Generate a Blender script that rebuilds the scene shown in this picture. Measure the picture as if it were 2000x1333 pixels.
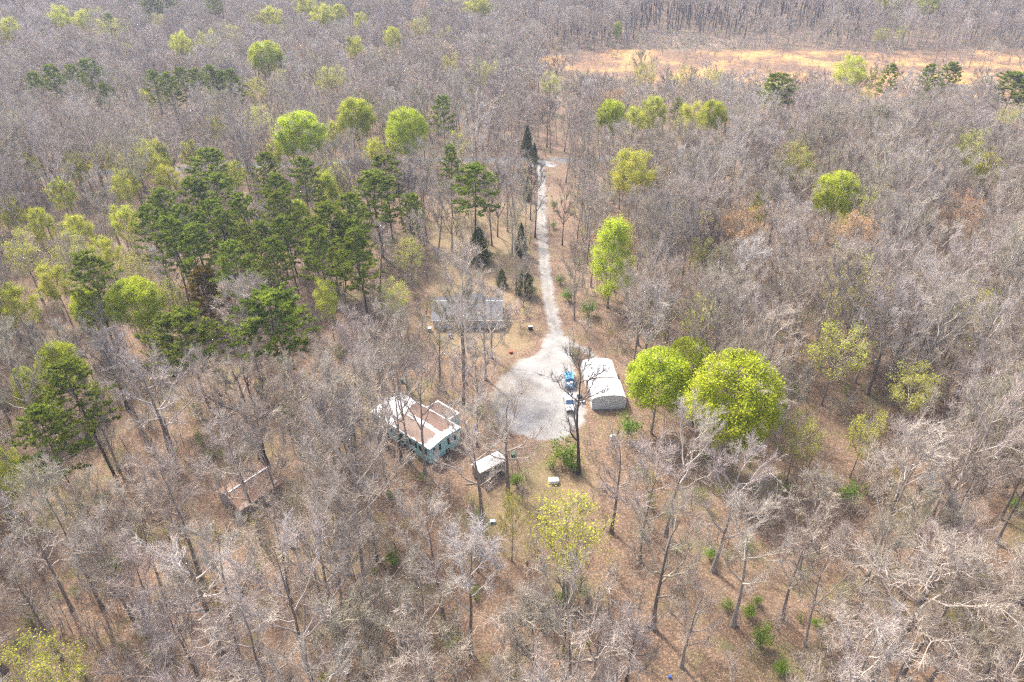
import bpy, math, random
import numpy as np
from mathutils import Vector, Matrix

# ------------------------------------------------------------------ camera, light, exposure
for o in list(bpy.data.objects): bpy.data.objects.remove(o)
S = bpy.context.scene
COL = S.collection
CAM_H = 88.0
PITCH = math.radians(33.0)
FPX = 1333.3                      # focal length in pixels of a 2000 px wide frame
cd = bpy.data.cameras.new('camera'); cam = bpy.data.objects.new('camera', cd); COL.objects.link(cam)
cam.location = (0, 0, CAM_H); cam.rotation_euler = (math.pi/2 - PITCH, 0, 0)
cd.sensor_width = 36; cd.lens = 24; cd.clip_start = .5; cd.clip_end = 8000
S.camera = cam
SUN_EL, SUN_AZ = math.radians(50), math.atan2(-.62, .78)      # azimuth from +Y, negative = to the left
w = bpy.data.worlds.new('World'); S.world = w; w.use_nodes = True
nt = w.node_tree; bg = nt.nodes['Background']
sk = nt.nodes.new('ShaderNodeTexSky'); sk.sky_type = 'NISHITA'; sk.sun_disc = False
sk.sun_elevation = SUN_EL; sk.sun_rotation = SUN_AZ; sk.dust_density = 4.0; sk.air_density = .8; sk.ozone_density = .4
nt.links.new(sk.outputs[0], bg.inputs[0]); bg.inputs[1].default_value = .15
sl = bpy.data.lights.new('sun', 'SUN'); sl.energy = 1.8; sl.angle = math.radians(4); sl.color = (1, .94, .85)
so = bpy.data.objects.new('sun', sl); COL.objects.link(so)
sd = Vector((math.sin(SUN_AZ)*math.cos(SUN_EL), math.cos(SUN_AZ)*math.cos(SUN_EL), math.sin(SUN_EL)))
so.rotation_euler = sd.to_track_quat('Z', 'Y').to_euler(); so.location = (0, 0, 200)
S.view_settings.view_transform = 'Standard'; S.view_settings.look = 'None'
S.view_settings.exposure = 1.68; S.view_settings.gamma = 1
S.cycles.use_denoising = False; S.cycles.pixel_filter_type = 'BLACKMAN_HARRIS'; S.cycles.filter_width = 1.3; S.cycles.max_bounces = 6; S.cycles.volume_bounces = 0; S.cycles.transparent_max_bounces = 4

# ------------------------------------------------------------------ helpers
def sstep(a, b, x): t = min(1, max(0, (x-a)/(b-a))); return t*t*(3-2*t)
def terr(x, y):
    h = 0
    if y > 560: h += sstep(560, 900, y)*16*sstep(-250, 100, x) + sstep(900, 1300, y)*30
    if y > 400 and x < 60:
        k = sstep(60, -120, x)
        h += k*(9*math.exp(-((y-560)/90)**2) - 8*math.exp(-((y-730)/90)**2) + 20*sstep(780, 1000, y))
    return h
cP, sP = math.cos(PITCH), math.sin(PITCH)
def P(px, py, alt=0.0):
    "world point at altitude alt above the ground seen at photo pixel px, py"
    u, v = (px-1000)/FPX, (py-666.5)/FPX
    d = (u, cP - v*sP, -sP - v*cP)
    z = alt
    for _ in range(4):
        t = (z - CAM_H)/d[2]; x, y = d[0]*t, d[1]*t
        z = alt + terr(x, y)
    return Vector((x, y, z))
def proj(x, y, z):
    dy, dz = y, z-CAM_H
    dep = dy*cP - dz*sP
    return 1000 + FPX*x/dep, 666.5 - FPX*(dy*sP + dz*cP)/dep, dep

def nodes(name):
    m = bpy.data.materials.new(name); m.use_nodes = True
    n = m.node_tree; return m, n, n.nodes['Principled BSDF']
def N(n, t, **k):
    a = n.nodes.new('ShaderNode'+t)
    for q, v in k.items(): setattr(a, q, v)
    return a
def val(n, sock, x):
    if hasattr(x, 'is_linked') or hasattr(x, 'node'): n.links.new(x, sock)
    else: sock.default_value = x
def noise(n, vec, scale, detail=3, rough=.55, out='Fac'):
    a = N(n, 'TexNoise'); a.inputs['Scale'].default_value = scale; a.inputs['Detail'].default_value = detail
    a.inputs['Roughness'].default_value = rough; n.links.new(vec, a.inputs['Vector']); return a.outputs[out]
def ramp(n, fac, stops):
    r = N(n, 'ValToRGB'); e = r.color_ramp.elements
    while len(e) < len(stops): e.new(.5)
    for a, (p, c) in zip(e, stops): a.position = p; a.color = (*c, 1) if len(c) == 3 else c
    n.links.new(fac, r.inputs[0]); return r.outputs[0]
def mix(n, fac, a, b, mode='MIX'):
    m = N(n, 'Mix', data_type='RGBA', blend_type=mode)
    val(n, m.inputs['Factor'], fac)
    for s, x in ((m.inputs[6], a), (m.inputs[7], b)):
        if isinstance(x, tuple): s.default_value = (*x[:3], 1)
        else: n.links.new(x, s)
    return m.outputs[2]
def math_(n, op, a, b=0.0, c=0.0):
    m = N(n, 'Math', operation=op)
    for s, x in zip(m.inputs, (a, b, c)): val(n, s, x)
    return m.outputs[0]
def smooth(n, x, a, b):
    m = N(n, 'MapRange', interpolation_type='SMOOTHSTEP')
    val(n, m.inputs[0], x); m.inputs[1].default_value = a; m.inputs[2].default_value = b
    return m.outputs[0]
def bump(n, bs, h, strength, dist=.1):
    b = N(n, 'Bump'); b.inputs['Strength'].default_value = strength; b.inputs['Distance'].default_value = dist
    n.links.new(h, b.inputs['Height']); n.links.new(b.outputs[0], bs.inputs['Normal'])
def flat(name, c, rough=.6, metal=0, var=.12, scale=3):
    m, n, bs = nodes(name); co = N(n, 'TexCoord').outputs['Object']
    f = noise(n, co, scale, 4)
    col = ramp(n, f, [(.3, tuple(x*(1-var) for x in c)), (.7, tuple(min(1, x*(1+var)) for x in c))])
    n.links.new(col, bs.inputs['Base Color']); bs.inputs['Roughness'].default_value = rough; bs.inputs['Metallic'].default_value = metal
    return m

# leaf litter colour, shared by every ground sheet so that the sheets fade into each other
def litter(n):
    geo = N(n, 'NewGeometry').outputs['Position']
    a = noise(n, geo, .035, 4); b = noise(n, geo, .35, 5, .65); c = noise(n, geo, 2.6, 3, .7)
    v = N(n, 'TexVoronoi'); v.inputs['Scale'].default_value = 4.5; n.links.new(geo, v.inputs['Vector'])
    base = ramp(n, b, [(.25, (.075, .050, .034)), (.5, (.155, .100, .064)), (.75, (.25, .175, .12))])
    base = mix(n, .45, base, ramp(n, c, [(.3, (.055, .038, .026)), (.55, (.175, .112, .072)), (.72, (.40, .28, .19))]))
    sp = N(n, 'Separate' + 'Color'); n.links.new(v.outputs['Color'], sp.inputs[0])
    base = mix(n, math_(n, 'MULTIPLY', smooth(n, sp.outputs[0], .6, .95), .45), base, (.44, .29, .19))
    base = mix(n, math_(n, 'MULTIPLY', smooth(n, a, .52, .68), .35), base, (.34, .26, .17))
    g = noise(n, geo, .085, 5, .7)
    base = mix(n, math_(n, 'MULTIPLY', smooth(n, g, .50, .66), math_(n, 'MULTIPLY', smooth(n, c, .35, .6), .65)), base, (.15, .17, .05))
    return base, b, c, geo
def m_litter():
    m, n, bs = nodes('leaf_litter'); base, b, c, geo = litter(n)
    n.links.new(base, bs.inputs['Base Color']); bs.inputs['Roughness'].default_value = .95
    bump(n, bs, c, .8, .15); return m
def edge_mask(n, w=.8, amp=2.2, sc=.5):
    at = N(n, 'Attribute', attribute_name='sd').outputs['Fac']; geo = N(n, 'NewGeometry').outputs['Position']
    x = math_(n, 'MULTIPLY_ADD', math_(n, 'SUBTRACT', noise(n, geo, sc, 5, .7), .5), amp, at)
    return smooth(n, x, -w*.4, w)
def m_gravel():
    m, n, bs = nodes('white_gravel'); base, b, c, geo = litter(n)
    f = noise(n, geo, .16, 5, .65); g = noise(n, geo, 3.5, 4, .8)
    col = ramp(n, f, [(.34, (.16, .155, .145)), (.46, (.27, .26, .245)), (.6, (.36, .348, .325))])
    col = mix(n, .35, col, ramp(n, g, [(.3, (.16, .15, .14)), (.6, (.40, .385, .355))]))
    # wheel tracks and leafy centre strip along the lane
    tr = N(n, 'Attribute', attribute_name='mid').outputs['Fac']
    k = math_(n, 'MULTIPLY', tr, smooth(n, noise(n, geo, .35, 5, .75), .36, .56))
    col = mix(n, math_(n, 'MULTIPLY', k, .75), col, (.24, .20, .15))
    col = mix(n, edge_mask(n, 1.0, 4.5, .35), base, col)
    n.links.new(col, bs.inputs['Base Color']); bs.inputs['Roughness'].default_value = .95; bump(n, bs, g, .4, .05); return m
def m_road():
    m, n, bs = nodes('grey_asphalt'); base, b, c, geo = litter(n)
    col = ramp(n, noise(n, geo, .6, 4), [(.3, (.12, .12, .12)), (.7, (.18, .178, .175))])
    col = mix(n, edge_mask(n, .3, .6), base, col)
    n.links.new(col, bs.inputs['Base Color']); bs.inputs['Roughness'].default_value = .9; return m
def m_meadow():
    m, n, bs = nodes('dry_grass'); base, b, c, geo = litter(n)
    f = noise(n, geo, .03, 6, .72); g = noise(n, geo, .25, 5, .75)
    col = ramp(n, f, [(.40, (.09, .05, .036)), (.50, (.19, .10, .055)), (.56, (.46, .24, .065)), (.66, (.58, .34, .11))])
    col = mix(n, .3, col, ramp(n, g, [(.3, (.17, .09, .05)), (.6, (.52, .33, .16))]))
    col = mix(n, edge_mask(n, 8, 40, .03), base, col)
    n.links.new(col, bs.inputs['Base Color']); bs.inputs['Roughness'].default_value = .95; bump(n, bs, g, 1, 1.5); return m
def m_lawn():
    m, n, bs = nodes('tan_lawn'); base, b, c, geo = litter(n)
    f = noise(n, geo, .09, 5, .7); g = noise(n, geo, 1.4, 4, .7)
    col = ramp(n, f, [(.34, (.19, .11, .07)), (.48, (.25, .17, .09)), (.58, (.20, .17, .065)), (.7, (.29, .20, .12))])
    col = mix(n, .4, col, ramp(n, g, [(.3, (.18, .13, .06)), (.65, (.46, .38, .2))]))
    col = mix(n, math_(n, 'MULTIPLY', edge_mask(n, 5, 16, .16), .5), base, col)
    n.links.new(col, bs.inputs['Base Color']); bs.inputs['Roughness'].default_value = .95; return m

def m_bark(name, stops, rough=.9, random=True):
    m, n, bs = nodes(name)
    r = N(n, 'ObjectInfo').outputs['Random']
    col = ramp(n, r, stops)
    geo = N(n, 'TexCoord').outputs['Object']
    mp = N(n, 'Mapping'); mp.inputs['Scale'].default_value = (3, 3, .6); n.links.new(geo, mp.inputs[0])
    col = mix(n, .55, col, ramp(n, noise(n, mp.outputs[0], 1.5, 4, .7), [(.3, (.4, .38, .36)), (.65, (1, 1, 1))]), 'MULTIPLY')
    n.links.new(col, bs.inputs['Base Color']); bs.inputs['Roughness'].default_value = rough; return m
def m_leaf(name, c0, c1, c2, trans=.35):
    m, n, bs = nodes(name)
    co = N(n, 'TexCoord').outputs['Object']; r = N(n, 'ObjectInfo').outputs['Random']
    f = noise(n, co, .45, 4, .7); g = noise(n, co, 6, 1)
    x = math_(n, 'ADD', math_(n, 'MULTIPLY', f, .6), math_(n, 'MULTIPLY', g, .4))
    col = ramp(n, x, [(.34, c0), (.5, c1), (.66, c2)])
    h = N(n, 'HueSaturation'); n.links.new(col, h.inputs['Color'])
    val(n, h.inputs['Hue'], math_(n, 'MULTIPLY_ADD', r, .016, .492)); val(n, h.inputs['Value'], math_(n, 'MULTIPLY_ADD', r, .2, .88))
    n.links.new(h.outputs[0], bs.inputs['Base Color']); bs.inputs['Roughness'].default_value = .7
    bs.inputs['Specular IOR Level'].default_value = .2
    t = N(n, 'BsdfTranslucent'); n.links.new(h.outputs[0], t.inputs[0])
    s = N(n, 'MixShader'); s.inputs[0].default_value = trans
    n.links.new(bs.outputs[0], s.inputs[1]); n.links.new(t.outputs[0], s.inputs[2])
    n.links.new(s.outputs[0], n.nodes['Material Output'].inputs[0]); return m

M = {}
M['litter'] = m_litter(); M['gravel'] = m_gravel(); M['road'] = m_road(); M['meadow'] = m_meadow(); M['lawn'] = m_lawn()
M['bark'] = m_bark('grey_bark', [(0, (.21, .175, .145)), (.35, (.34, .295, .255)), (.7, (.26, .23, .205)), (1, (.44, .395, .35))])
M['darkbark'] = m_bark('dark_bark', [(0, (.075, .06, .05)), (1, (.12, .10, .088))])
M['twig'] = m_bark('pale_twigs', [(0, (.51, .43, .345)), (.15, (.62, .54, .455)), (.3, (.43, .35, .27)), (.45, (.57, .50, .42)), (.6, (.47, .42, .29)), (.7, (.36, .31, .28)), (.8, (.49, .40, .33)), (.9, (.66, .60, .54)), (1, (.48, .37, .32))])
M['darktwig'] = m_bark('dark_twigs', [(0, (.14, .12, .105)), (1, (.22, .195, .175))])
M['pinebark'] = m_bark('pine_bark', [(0, (.10, .075, .06)), (1, (.17, .13, .11))])
M['spring'] = m_leaf('spring_leaf', (.32, .41, .016), (.52, .59, .03), (.72, .77, .08), .42)
M['lime'] = m_leaf('pale_spring_leaf', (.38, .42, .04), (.58, .60, .06), (.74, .74, .12), .45)
M['pine'] = m_leaf('pine_needles', (.07, .105, .012), (.20, .255, .02), (.44, .49, .06), .38)
M['olive'] = m_leaf('rusty_needles', (.15, .115, .015), (.28, .20, .022), (.40, .29, .04), .25)
M['cedar'] = m_leaf('cedar_leaf', (.022, .048, .014), (.05, .09, .02), (.10, .15, .03), .15)
M['shrub'] = m_leaf('shrub_leaf', (.07, .13, .015), (.16, .26, .025), (.28, .38, .05), .3)
M['orange'] = m_leaf('amber_buds', (.40, .20, .07), (.58, .32, .12), (.7, .44, .2), .3)
M['pink'] = m_leaf('pink_blossom', (.34, .16, .20), (.46, .24, .28), (.55, .32, .34), .3)

def mesh4(name, V, F, mats, mi=None, sm=True):
    me = bpy.data.meshes.new(name); V = np.asarray(V, np.float32); F = np.asarray(F, np.int32)
    me.vertices.add(len(V)); me.vertices.foreach_set('co', V.ravel())
    me.loops.add(F.size); me.loops.foreach_set('vertex_index', F.ravel())
    me.polygons.add(len(F)); me.polygons.foreach_set('loop_start', np.arange(0, F.size, F.shape[1], dtype=np.int32))
    for m in mats: me.materials.append(m)
    if mi is not None: me.polygons.foreach_set('material_index', np.asarray(mi, np.int32))
    me.update(calc_edges=True); me.validate()
    me.polygons.foreach_set('use_smooth', np.full(len(F), sm)); return me
def link(name, data, parent=None, loc=None, kind=None, label=None, cat=None, group=None):
    o = bpy.data.objects.new(name, data); COL.objects.link(o)
    if loc is not None: o.location = loc
    if parent: o.parent = parent
    for k, v in (('kind', kind), ('label', label), ('category', cat), ('group', group)):
        if v: o[k] = v
    return o

# ------------------------------------------------------------------ ground sheets
def axis(a, b, n, pw):
    return None
ys = np.concatenate([np.linspace(-1500, -100, 8), np.arange(-80, 420, 20), np.arange(420, 1320, 15), np.linspace(1400, 4000, 14)])
xs = np.concatenate([np.linspace(-3000, -900, 12), np.arange(-860, 861, 20), np.linspace(900, 3000, 12)])
V = [(x, y, terr(x, y)) for y in ys for x in xs]; nx = len(xs)
F = [(j*nx+i, j*nx+i+1, (j+1)*nx+i+1, (j+1)*nx+i) for j in range(len(ys)-1) for i in range(nx-1)]
link('ground', mesh4('ground', V, F, [M['litter']]), kind='structure')

def sdpoly(pts, poly):
    "signed distance (inside positive) of pts (n,2) to polygon"
    poly = np.asarray(poly, float); d = np.full(len(pts), 1e9); ins = np.zeros(len(pts), bool)
    for a, b in zip(poly, np.roll(poly, -1, 0)):
        ab = b-a; t = np.clip(((pts-a)@ab)/max(1e-9, ab@ab), 0, 1)
        d = np.minimum(d, np.linalg.norm(pts-(a+t[:, None]*ab), axis=1))
        c = ((a[1] > pts[:, 1]) != (b[1] > pts[:, 1])) & (pts[:, 0] < (b[0]-a[0])*(pts[:, 1]-a[1])/(b[1]-a[1]+1e-12)+a[0])
        ins ^= c
    return np.where(ins, d, -d)
def sdline(pts, line, hw):
    line = np.asarray(line, float); d = np.full(len(pts), 1e9)
    for a, b in zip(line[:-1], line[1:]):
        ab = b-a; t = np.clip(((pts-a)@ab)/(ab@ab), 0, 1)
        d = np.minimum(d, np.linalg.norm(pts-(a+t[:, None]*ab), axis=1))
    return hw-d
def sheet(name, mat, f, box, cell, margin, z, kind='structure'):
    x0, y0, x1, y1 = box; X = np.arange(x0, x1+cell, cell); Y = np.arange(y0, y1+cell, cell)
    g = np.stack(np.meshgrid(X, Y), -1).reshape(-1, 2); sd_, mid = f(g); nx = len(X)
    J, I = np.meshgrid(np.arange(len(Y)-1), np.arange(nx-1), indexing='ij'); a = (J*nx+I).ravel()
    Q = np.stack([a, a+1, a+nx+1, a+nx], 1); Q = Q[(sd_[Q] > -margin).any(1)]
    used, inv = np.unique(Q, return_inverse=True); Q = inv.reshape(-1, 4)
    V = np.array([(p[0], p[1], terr(p[0], p[1])+z) for p in g[used]])
    me = mesh4(name, V, Q, [mat])
    for nm, arr in (('sd', sd_), ('mid', mid)):
        at = me.attributes.new(nm, 'FLOAT', 'POINT'); at.data.foreach_set('value', arr[used].astype(np.float32))
    return link(name, me, kind=kind)
def P2(*q): return [tuple(P(a, b))[:2] for a, b in q]
ROADL = P2((-250, 372), (0, 352), (250, 335), (520, 322), (850, 312), (1100, 314), (1300, 303), (1440, 282), (1580, 264), (1800, 248), (2050, 222), (2300, 200))
DRIVE = P2((1057, 316), (1057, 400), (1058, 460), (1063, 520), (1073, 590), (1084, 640), (1092, 675), (1085, 720))
PAD = P2((1068, 650), (1112, 655), (1122, 700), (1126, 740), (1142, 790), (1146, 825), (1105, 858), (1050, 862), (1000, 848), (972, 825), (958, 795), (958, 768), (972, 738), (1012, 705), (1050, 690))
ISLE = P2((1008, 730), (1036, 722), (1047, 745), (1040, 772), (1014, 780), (1000, 766), (1000, 745))
FORK = P2((1060, 316), (1085, 321), (1100, 316))
LOOP2 = P2((1112, 668), (1150, 690), (1165, 702))
def f_drive(g):
    a = sdline(g, DRIVE, 1.75); b = sdpoly(g, PAD); c = 0*b+9
    m = np.exp(-((1.75-a)/.6)**2) * (b < -1)
    q = P(968, 770, 0); m = np.maximum(m, np.exp(-((g[:, 0]-q.x)**2+(g[:, 1]-q.y)**2)/8**2)*1.15)
    q = P(1022, 755, 0); m = np.maximum(m, np.exp(-((g[:, 0]-q.x)**2+((g[:, 1]-q.y)/1.3)**2)/3.2**2)*1.2)
    s = np.maximum(a, b); s = np.minimum(s, c); s = np.maximum(s, sdline(g, P2((1044, 322), (1057, 318), (1074, 322)), 3.2))
    s = np.maximum(s, sdline(g, LOOP2, 1.0))
    return s, m
b = P(940, 870); t = P(1060, 310)
sheet('driveway', M['gravel'], f_drive, (-14, b.y-4, 34, t.y+4), .5, 1.5, .012)
sheet('road', M['road'], lambda g: (sdline(g, ROADL, 3.0), 0*g[:, 0]), (-420, 210, 420, 420), 1.5, 1.0, .008)
FIELD = P2((1030, 122), (1100, 104), (1180, 97), (1300, 98), (1400, 100), (1560, 96), (1700, 101), (2100, 98), (2400, 100), (2400, 180), (2050, 196), (1750, 192), (1600, 180), (1430, 172), (1250, 160), (1100, 136))
fb = np.array(FIELD)
sheet('meadow', M['meadow'], lambda g: (sdpoly(g, FIELD), 0*g[:, 0]), (fb[:, 0].min()-15, fb[:, 1].min()-15, fb[:, 0].max()+15, fb[:, 1].max()+15), 4, 12, .06)
YARD = P2((840, 400), (1040, 380), (1046, 600), (1060, 680), (940, 720), (860, 700), (830, 640), (820, 560))
YARD2 = P2((930, 960), (1150, 880), (1200, 960), (1160, 1060), (960, 1080))
def f_lawn(g): return np.maximum(sdpoly(g, YARD), sdpoly(g, YARD2)), 0*g[:, 0]
sheet('lawn', M['lawn'], f_lawn, (-50, 60, 40, 260), 1.5, 4, .004)

# ------------------------------------------------------------------ tree meshes
class TB:
    def __init__(s): s.V = []; s.F = []; s.M = []; s.n = 0
    def add(s, V, F, m):
        s.V.append(np.asarray(V)); s.F.append(np.asarray(F)+s.n); s.M.append(np.full(len(F), m)); s.n += len(V)
    def tube(s, pts, rad, sides=6, m=0):
        pts = np.asarray(pts, float); T = np.gradient(pts, axis=0); T /= np.linalg.norm(T, axis=1)[:, None]+1e-9
        ref = np.array([.3, .9, .1]) if abs(T[0, 2]) > .8 else np.array([0, 0, 1.]); U = np.cross(T, ref); U /= np.linalg.norm(U, axis=1)[:, None]+1e-9
        W = np.cross(T, U); a = np.arange(sides)*2*np.pi/sides
        R = np.asarray(rad)[:, None, None]*(np.cos(a)[None, :, None]*U[:, None]+np.sin(a)[None, :, None]*W[:, None])
        V = (pts[:, None]+R).reshape(-1, 3); n = len(pts)
        j, i = np.meshgrid(np.arange(n-1), np.arange(sides), indexing='ij'); k = (i+1) % sides
        s.add(V, np.stack([j*sides+i, j*sides+k, (j+1)*sides+k, (j+1)*sides+i], -1).reshape(-1, 4), m)
    def segs(s, A, B, ra, rb, m=0):
        "many three-sided twigs at once"
        T = B-A; T /= np.linalg.norm(T, axis=1)[:, None]+1e-9
        U = np.cross(T, [.31, .23, .92]); U /= np.linalg.norm(U, axis=1)[:, None]+1e-9; W = np.cross(T, U); n = len(A)
        V = np.zeros((n, 6, 3))
        for k in range(3):
            a = k*2*math.pi/3; d = math.cos(a)*U+math.sin(a)*W; V[:, k] = A+d*ra; V[:, 3+k] = B+d*rb
        b = (np.arange(n)*6)[:, None]; F = np.concatenate([b+np.array([k, (k+1) % 3, 3+(k+1) % 3, 3+k]) for k in range(3)], 0)
        s.add(V.reshape(-1, 3), F, m)
    def leaves(s, C, size, rng, m=1, up=.5, asp=.7):
        n = len(C); Nn = rng.normal(size=(n, 3)); Nn[:, 2] = np.abs(Nn[:, 2])+up; Nn /= np.linalg.norm(Nn, axis=1)[:, None]
        U = np.cross(Nn, rng.normal(size=(n, 3))); U /= np.linalg.norm(U, axis=1)[:, None]+1e-9; W = np.cross(Nn, U)
        sz = (size*rng.uniform(.6, 1.3, n))[:, None]/2
        V = np.stack([C-U*sz, C-W*sz*asp, C+U*sz, C+W*sz*asp], 1).reshape(-1, 3)
        s.add(V, (np.arange(n)*4)[:, None]+np.arange(4), m)
    def mesh(s, name, mats): return mesh4(name, np.concatenate(s.V), np.concatenate(s.F), mats, np.concatenate(s.M))
def unit(v): return v/(np.linalg.norm(v, axis=-1, keepdims=True)+1e-9)
def interp(pts, t):
    x = t*(len(pts)-1); i = min(int(x), len(pts)-2); f = x-i; return pts[i]*(1-f)+pts[i+1]*f, unit(pts[i+1]-pts[i])

def broadleaf(seed, H=20, R=5, cb=.42, nl=16, ns=8, nw=7, nt=4, rt=.24, asc=(.6, 1.5), shape='dome', wig=.3, tr=.016, lens=1.0, upk=.25, limbk=1.0):
    rng = np.random.default_rng(seed); tb, cb_ = TB(), TB()
    z0, z1 = H*cb, H*1.0; zc, Hr = (z0+z1)/2, (z1-z0)/2
    n = 9; tz = np.linspace(-.4, H*.9, n); off = np.cumsum(rng.normal(0, wig*.6, (n, 2)), 0)*np.linspace(0, 1, n)[:, None]
    tp = np.column_stack([off, tz]); rad = rt*(1-.86*np.linspace(0, 1, n)**.9); rad[0] *= 1.5
    tb.tube(tp, rad, 8)
    def tr_at(z): i = np.clip(np.searchsorted(tz, z)-1, 0, n-2); f = (z-tz[i])/(tz[i+1]-tz[i]); return tp[i]*(1-f)+tp[i+1]*f, rad[i]*(1-f)+rad[i+1]*f
    SA, SD, SL = [], [], []; limbs = []
    for i in range(nl):
        th = i*2.399+rng.uniform(-.5, .5); f = (i+.5)/nl
        if shape == 'dome': ph = math.asin(max(-1, min(1, -.45+1.4*f)))
        elif shape == 'cone': ph = -.9+2.3*f
        else: ph = -.1+1.5*f
        rr = R*math.cos(ph)*rng.uniform(.7, 1.08); tz_ = zc+Hr*math.sin(ph)*rng.uniform(.9, 1.02)
        if shape == 'cone': rr = R*(1-f)**.7*rng.uniform(.75, 1.1)+.4; tz_ = z0+(z1-z0)*(f*.95+.05)
        tgt = np.array([math.cos(th)*rr, math.sin(th)*rr, tz_])
        s0 = float(np.clip(tz_-rr*rng.uniform(*asc), H*cb*.72, H*.86)); a, r_ = tr_at(s0)
        tgt[:2] += a[:2]*.7
        d = tgt-a; L = np.linalg.norm(d); u = np.linspace(0, 1, 7)[:, None]
        ctl = a+d*np.array([.6, .6, .38]); pts = (1-u)**2*a+2*u*(1-u)*ctl+u**2*tgt
        pts[1:] += rng.normal(0, wig*.5, (6, 3))*np.linspace(.3, 1, 6)[:, None]
        r0 = min(r_*.85, (.045+.016*L)*limbk); cb_.tube(pts, np.linspace(r0, .03, 7), 5); limbs.append(pts)
        for k in range(ns):
            t = rng.uniform(.18, 1) if k else 1.0; p, dr = interp(pts, t)
            dd = unit(dr*.85+rng.normal(0, .42, 3)+np.array([0, 0, upk])+unit(p-np.array([0, 0, zc]))*.25)
            l = lens*R*rng.uniform(.22, .42)*(1.25-.5*t)
            q = [p]; 
            for _ in range(3): q.append(q[-1]+dd*l/3); dd = unit(dd+rng.normal(0, .22, 3)+np.array([0, 0, .06]))
            q = np.array(q); cb_.tube(q, [.05, .04, .03, .02], 3)
            for w_ in range(nw):
                t2 = rng.uniform(.15, 1) if w_ else 1.0; p2, d2 = interp(q, t2)
                SA.append(p2); SD.append(d2); SL.append(rng.uniform(.7, 1.5)*lens)
    SA, SD, SL = np.array(SA), np.array(SD), np.array(SL)[:, None]
    SD = unit(SD*.9+rng.normal(0, .4, SD.shape)+np.array([0, 0, upk])); SM = SA+SD*SL*.5
    D2 = unit(SD+rng.normal(0, .25, SD.shape)); SE = SM+D2*SL*.5
    cb_.segs(SA, SM, tr*1.25, tr*1.05); cb_.segs(SM, SE, tr*1.05, tr*.7)
    tips = [SE, SM]
    for k in range(nt):
        f = rng.uniform(.15, 1, (len(SA), 1)); B = SM+(SE-SM)*f if k % 2 else SA+(SM-SA)*f
        D = unit(SD+rng.normal(0, .65, SD.shape)+np.array([0, 0, .15])); E = B+D*rng.uniform(.35, .85, (len(SA), 1))*lens
        cb_.segs(B, E, tr*.85, tr*.55); tips.append(E)
    return tb, cb_, np.concatenate(tips), rng, dict(H=H, R=R, zc=zc, Hr=Hr)

VAR = {}     # kind -> list of dict(trunk, crown, merged, H,R,zc)
def finish(kind, tb, cr, tmats, cmats, info):
    i = len(VAR.setdefault(kind, []))
    tm = tb.mesh('trunk', tmats); cm = cr.mesh('crown', cmats)
    info.update(trunk=tm, crown=cm, tb=tb, cr=cr, tmats=tmats, cmats=cmats); VAR[kind].append(info)
def merged(name, v):
    a = TB(); a.V = v['tb'].V+v['cr'].V; k = len(v['tmats'])
    a.F = v['tb'].F+[f+v['tb'].n for f in v['cr'].F]; a.M = v['tb'].M+[m+k for m in v['cr'].M]
    return a.mesh(name, v['tmats']+v['cmats'])

for s in range(12):
    r = random.Random(s)
    tb, cr, tips, rng, inf = broadleaf(100+s, H=r.uniform(20, 27), R=r.choice([r.uniform(3.4, 4.6), r.uniform(5, 6.6)]), cb=r.uniform(.35, .55), nl=r.choice([10, 12, 15]), ns=8, nw=7, nt=4, tr=r.choice([.015, .017, .018]), rt=r.uniform(.2, .32), shape=['dome', 'vase'][s % 2], wig=r.uniform(.15, .32), asc=(1.1, 2.2), upk=r.uniform(.3, .55), limbk=1.25)
    finish('bare', tb, cr, [M['bark']], [M['twig']], inf)
for s in range(4):
    tb, cr, tips, rng, inf = broadleaf(160+s, H=24+s % 2*2, R=6.2+s*.3, cb=.36, nl=10, ns=9, nw=7, nt=4, tr=.018, rt=.40, shape=['dome', 'vase'][s % 2], wig=.5, asc=(.8, 1.6), upk=.25, limbk=1.6)
    finish('hero', tb, cr, [M['bark']], [M['twig']], inf)
for s in range(8):
    r = random.Random(50+s)
    tb, cr, tips, rng, inf = broadleaf(150+s, H=r.uniform(19, 24), R=r.uniform(3.6, 5.2), cb=r.uniform(.42, .58), nl=r.choice([11, 13, 15]), ns=7, nw=5, nt=1, tr=.042, rt=r.uniform(.2, .28), shape=['dome', 'vase'][s % 2], wig=r.uniform(.2, .4))
    finish('barefar', tb, cr, [M['bark']], [M['twig']], inf)
for s in range(5):
    r = random.Random(80+s)
    tb, cr, tips, rng, inf = broadleaf(180+s, H=r.uniform(27, 31), R=r.uniform(3.4, 4.4), cb=r.uniform(.58, .68), nl=12, ns=6, nw=5, nt=1, tr=.045, rt=r.uniform(.3, .42), shape='vase', wig=r.uniform(.2, .35), asc=(1.2, 2))
    finish('tallfar', tb, cr, [M['darkbark']], [M['twig']], inf)
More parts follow.
